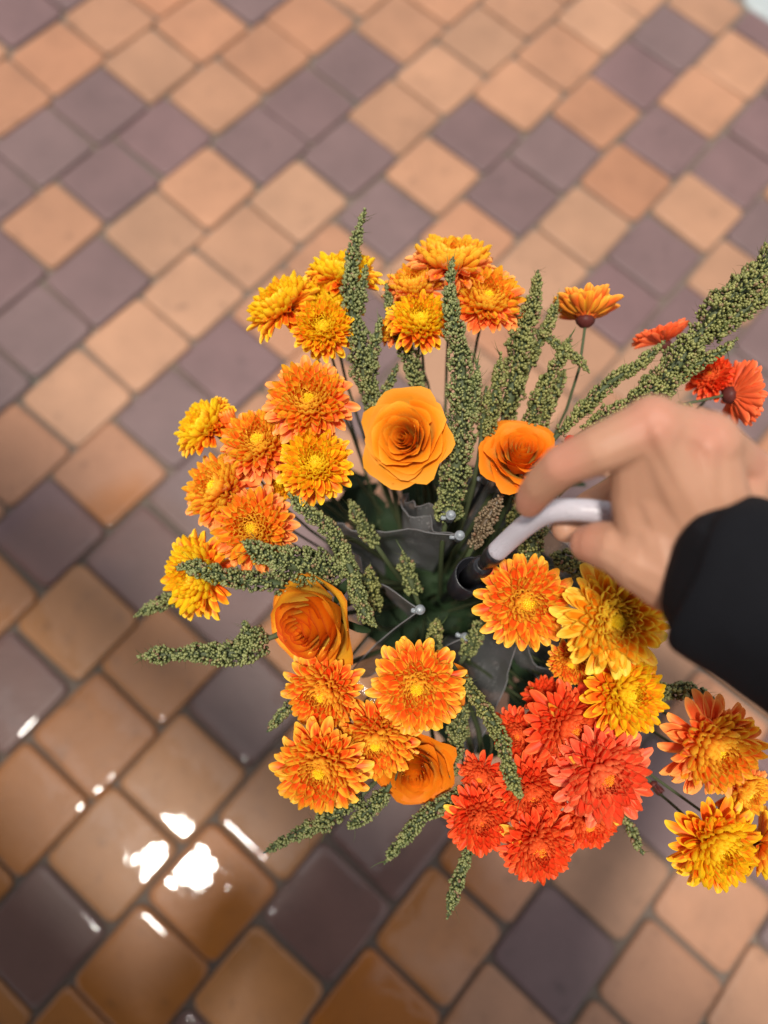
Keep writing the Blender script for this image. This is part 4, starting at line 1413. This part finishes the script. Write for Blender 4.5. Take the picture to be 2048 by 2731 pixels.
# middle, ring and little finger curl under the handle
capsule_chain(bm, [mcp_m, j(1730, 1265, .420, .0120), j(1640, 1320, .448, .0110), j(1575, 1352, .462, .0102), j(1525, 1395, .462, .0094), j(1508, 1410, .458, .0085)])
capsule_chain(bm, [mcp_r, j(1840, 1330, .446, .0116), j(1730, 1370, .470, .0105), j(1650, 1400, .474, .0098), j(1600, 1425, .462, .0088)])
capsule_chain(bm, [mcp_p, j(1910, 1400, .462, .0104), j(1820, 1430, .478, .0095), j(1760, 1450, .476, .0088), j(1710, 1460, .466, .0078)])
# thumb with its ball
capsule_chain(bm, [W2, j(1790, 1530, .392, .0205), j(1715, 1495, .396, .0178), j(1650, 1462, .402, .0148), j(1600, 1452, .410, .0128), j(1572, 1450, .415, .0108)])
capsule_chain(bm, [j(1720, 1420, .394, .0150), j(1715, 1495, .396, .0178)]); capsule_chain(bm, [j(1790, 1530, .392, .0205), j(1760, 1430, .390, .017), j(1850, 1420, .386, .018)])
hand = remeshed('hand', bm, .0014, 7, .5)
world_part('hand', hand, M_SKIN, person, MP, label='right hand gripping the white handle, index finger on top')
# nail


def nail(center, nrm, along, ln, wd):
    V = []
    b = nrm.cross(along).normalized()
    a = along.normalized()
    nn = nrm.normalized()
    for i in range(6):
        u = i / 5 * 2 - 1
        w = wd * math.sqrt(max(.12, 1 - max(0, u) ** 3 * .8 - (u < 0) * .25 * u * u))
        for q in range(5):
            v = q / 4 * 2 - 1
            V.append(tuple(center + a * (u * ln) + b * (v * w) - nn * (v * v * wd * .35)))
    world_part('fingernail', mesh_np('fingernail', np.array(V), np.array(grid_faces(6, 5))), M_NAIL, person, MP)


nail(pt(1566, 1464, .4085 * HS) , cvec(-.3, -.55, .75), pt(1560, 1450, .415 * HS) - pt(1650, 1462, .402 * HS), .0065, .0058)

# the other hand hangs relaxed
bm = bmesh.new()
lw = Vector((-.25, -.43, .90))
dn = Vector((.02, .10, -1)).normalized()
capsule_chain(bm, [(lw + Vector((0, -.01, .06)), .030), (lw, .027)])
for q in range(4):
    off = Vector((.006, (q - 1.5) * .019, 0))
    kn = lw + dn * .085 + off
    fl = (.040, .046, .043, .034)[3 - q]
    capsule_chain(bm, [(lw + off * .6, .016), (kn, .0125)])
    capsule_chain(bm, [(kn, .0105), (kn + dn * fl + Vector((.008, 0, 0)), .0095), (kn + dn * fl * 1.5 + Vector((.022, 0, 0)), .0088), (kn + dn * fl * 1.85 + Vector((.034, 0, 0)), .0078)])
capsule_chain(bm, [(lw + Vector((.008, .02, -.01)), .017), (lw + Vector((.018, .048, -.045)), .0125), (lw + Vector((.026, .056, -.075)), .0105), (lw + Vector((.030, .056, -.096)), .0088)])
world_part('hand', remeshed('hand', bm, .0022, 4, .5), M_SKIN, person, MP)

# black top: sleeve and trunk
bm = bmesh.new()
cuff = pt(1908, 1538, .376 * HS)
ax = (elbow - cuff).normalized()
capsule_chain(bm, [(elbow, .070), (shR, .082)])
capsule_chain(bm, [(shR, .080), (chest + Vector((.10, 0, .02)), .125)]); capsule_chain(bm, [(shL, .080), (chest + Vector((-.10, 0, .02)), .125)])
capsule_chain(bm, [(shR, .075), (neck, .07)]); capsule_chain(bm, [(shL, .075), (neck, .07)])
capsule_chain(bm, [(chest + Vector((.08, 0, 0)), .125), (hips + Vector((.07, 0, .02)), .135)]); capsule_chain(bm, [(chest + Vector((-.08, 0, 0)), .125), (hips + Vector((-.07, 0, .02)), .135)])
capsule_chain(bm, [(shL, .072), (Vector((-.27, -.56, 1.12)), .058), (Vector((-.25, -.44, .92)), .045)])
coat = remeshed('coat', bm, .012, 6)
world_part('coat', coat, M_CLOTH, person, MP)
SA = [cuff - ax * .004, cuff, cuff + ax * .02, cuff + ax * .06, cuff + ax * .13, elbow, elbow.lerp(shR, .25)]
sleeve = tube_mesh('sleeve', SA, [.0420, .0472, .0498, .0535, .0625, .074, .077], 40, 60)
# folds in the cloth
co = np.empty(len(sleeve.vertices) * 3, dtype=np.float32); sleeve.vertices.foreach_get('co', co); co = co.reshape(-1, 3)
nr_ = np.empty(len(sleeve.vertices) * 3, dtype=np.float32); sleeve.vertices.foreach_get('normal', nr_); nr_ = nr_.reshape(-1, 3)
dv = np.array([mnoise.noise(Vector(c_) * 24) * .0065 + mnoise.noise(Vector(c_) * 60) * .0012 for c_ in co.astype(float)])
sleeve.vertices.foreach_set('co', (co + nr_ * dv[:, None]).astype(np.float32).ravel()); sleeve.update()
world_part('sleeve', sleeve, M_CLOTH, person, MP)
bm = bmesh.new()
for s in (-1, 1):
    hx = hips + Vector((s * .09, 0, -.02))
    capsule_chain(bm, [(hx, .105), (Vector((.05 + s * .10, -.70, .50)), .075), (Vector((.05 + s * .11, -.76, .10)), .055)])
capsule_chain(bm, [(hips + Vector((-.07, 0, .03)), .125), (hips + Vector((.07, 0, .03)), .125)])
world_part('trousers', remeshed('trousers', bm, .012, 6), M_CLOTH, person, MP)
for s in (-1, 1):
    bm = bmesh.new()
    fx = Vector((.05 + s * .115, -.78, .048))
    capsule_chain(bm, [(fx, .046), (fx + Vector((s * .012, .10, -.006)), .040), (fx + Vector((s * .02, .17, -.012)), .034)])
    world_part('shoe', remeshed('shoe', bm, .008, 4), M_SHOE, person, MP)
bm = bmesh.new()
capsule_chain(bm, [(neck + Vector((0, -.01, -.04)), .055), (headc + Vector((0, -.02, -.06)), .056)])
capsule_chain(bm, [(headc + Vector((0, -.03, .02)), .088), (headc + Vector((0, .015, .01)), .080), (headc + Vector((0, .03, -.06)), .058)])
capsule_chain(bm, [(headc + Vector((0, .09, .0)), .012), (headc + Vector((0, .102, -.03)), .015)])
for s in (-1, 1):
    capsule_chain(bm, [(headc + Vector((s * .086, -.02, .0)), .014), (headc + Vector((s * .084, -.015, -.03)), .011)])
    capsule_chain(bm, [(headc + Vector((s * .03, .078, .022)), .012), (headc + Vector((s * .04, .074, .022)), .012)])
capsule_chain(bm, [(headc + Vector((-.02, .078, -.062)), .010), (headc + Vector((.02, .078, -.062)), .010)])
world_part('head', remeshed('head', bm, .005, 5), M_SKIN, person, MP)
bm = bmesh.new()
capsule_chain(bm, [(headc + Vector((0, -.04, .035)), .095), (headc + Vector((0, .02, .055)), .080)])
capsule_chain(bm, [(headc + Vector((0, -.05, .0)), .092), (headc + Vector((0, -.06, -.07)), .070)])
world_part('hair', remeshed('hair', bm, .008, 4), M_HAIR, person, MP)
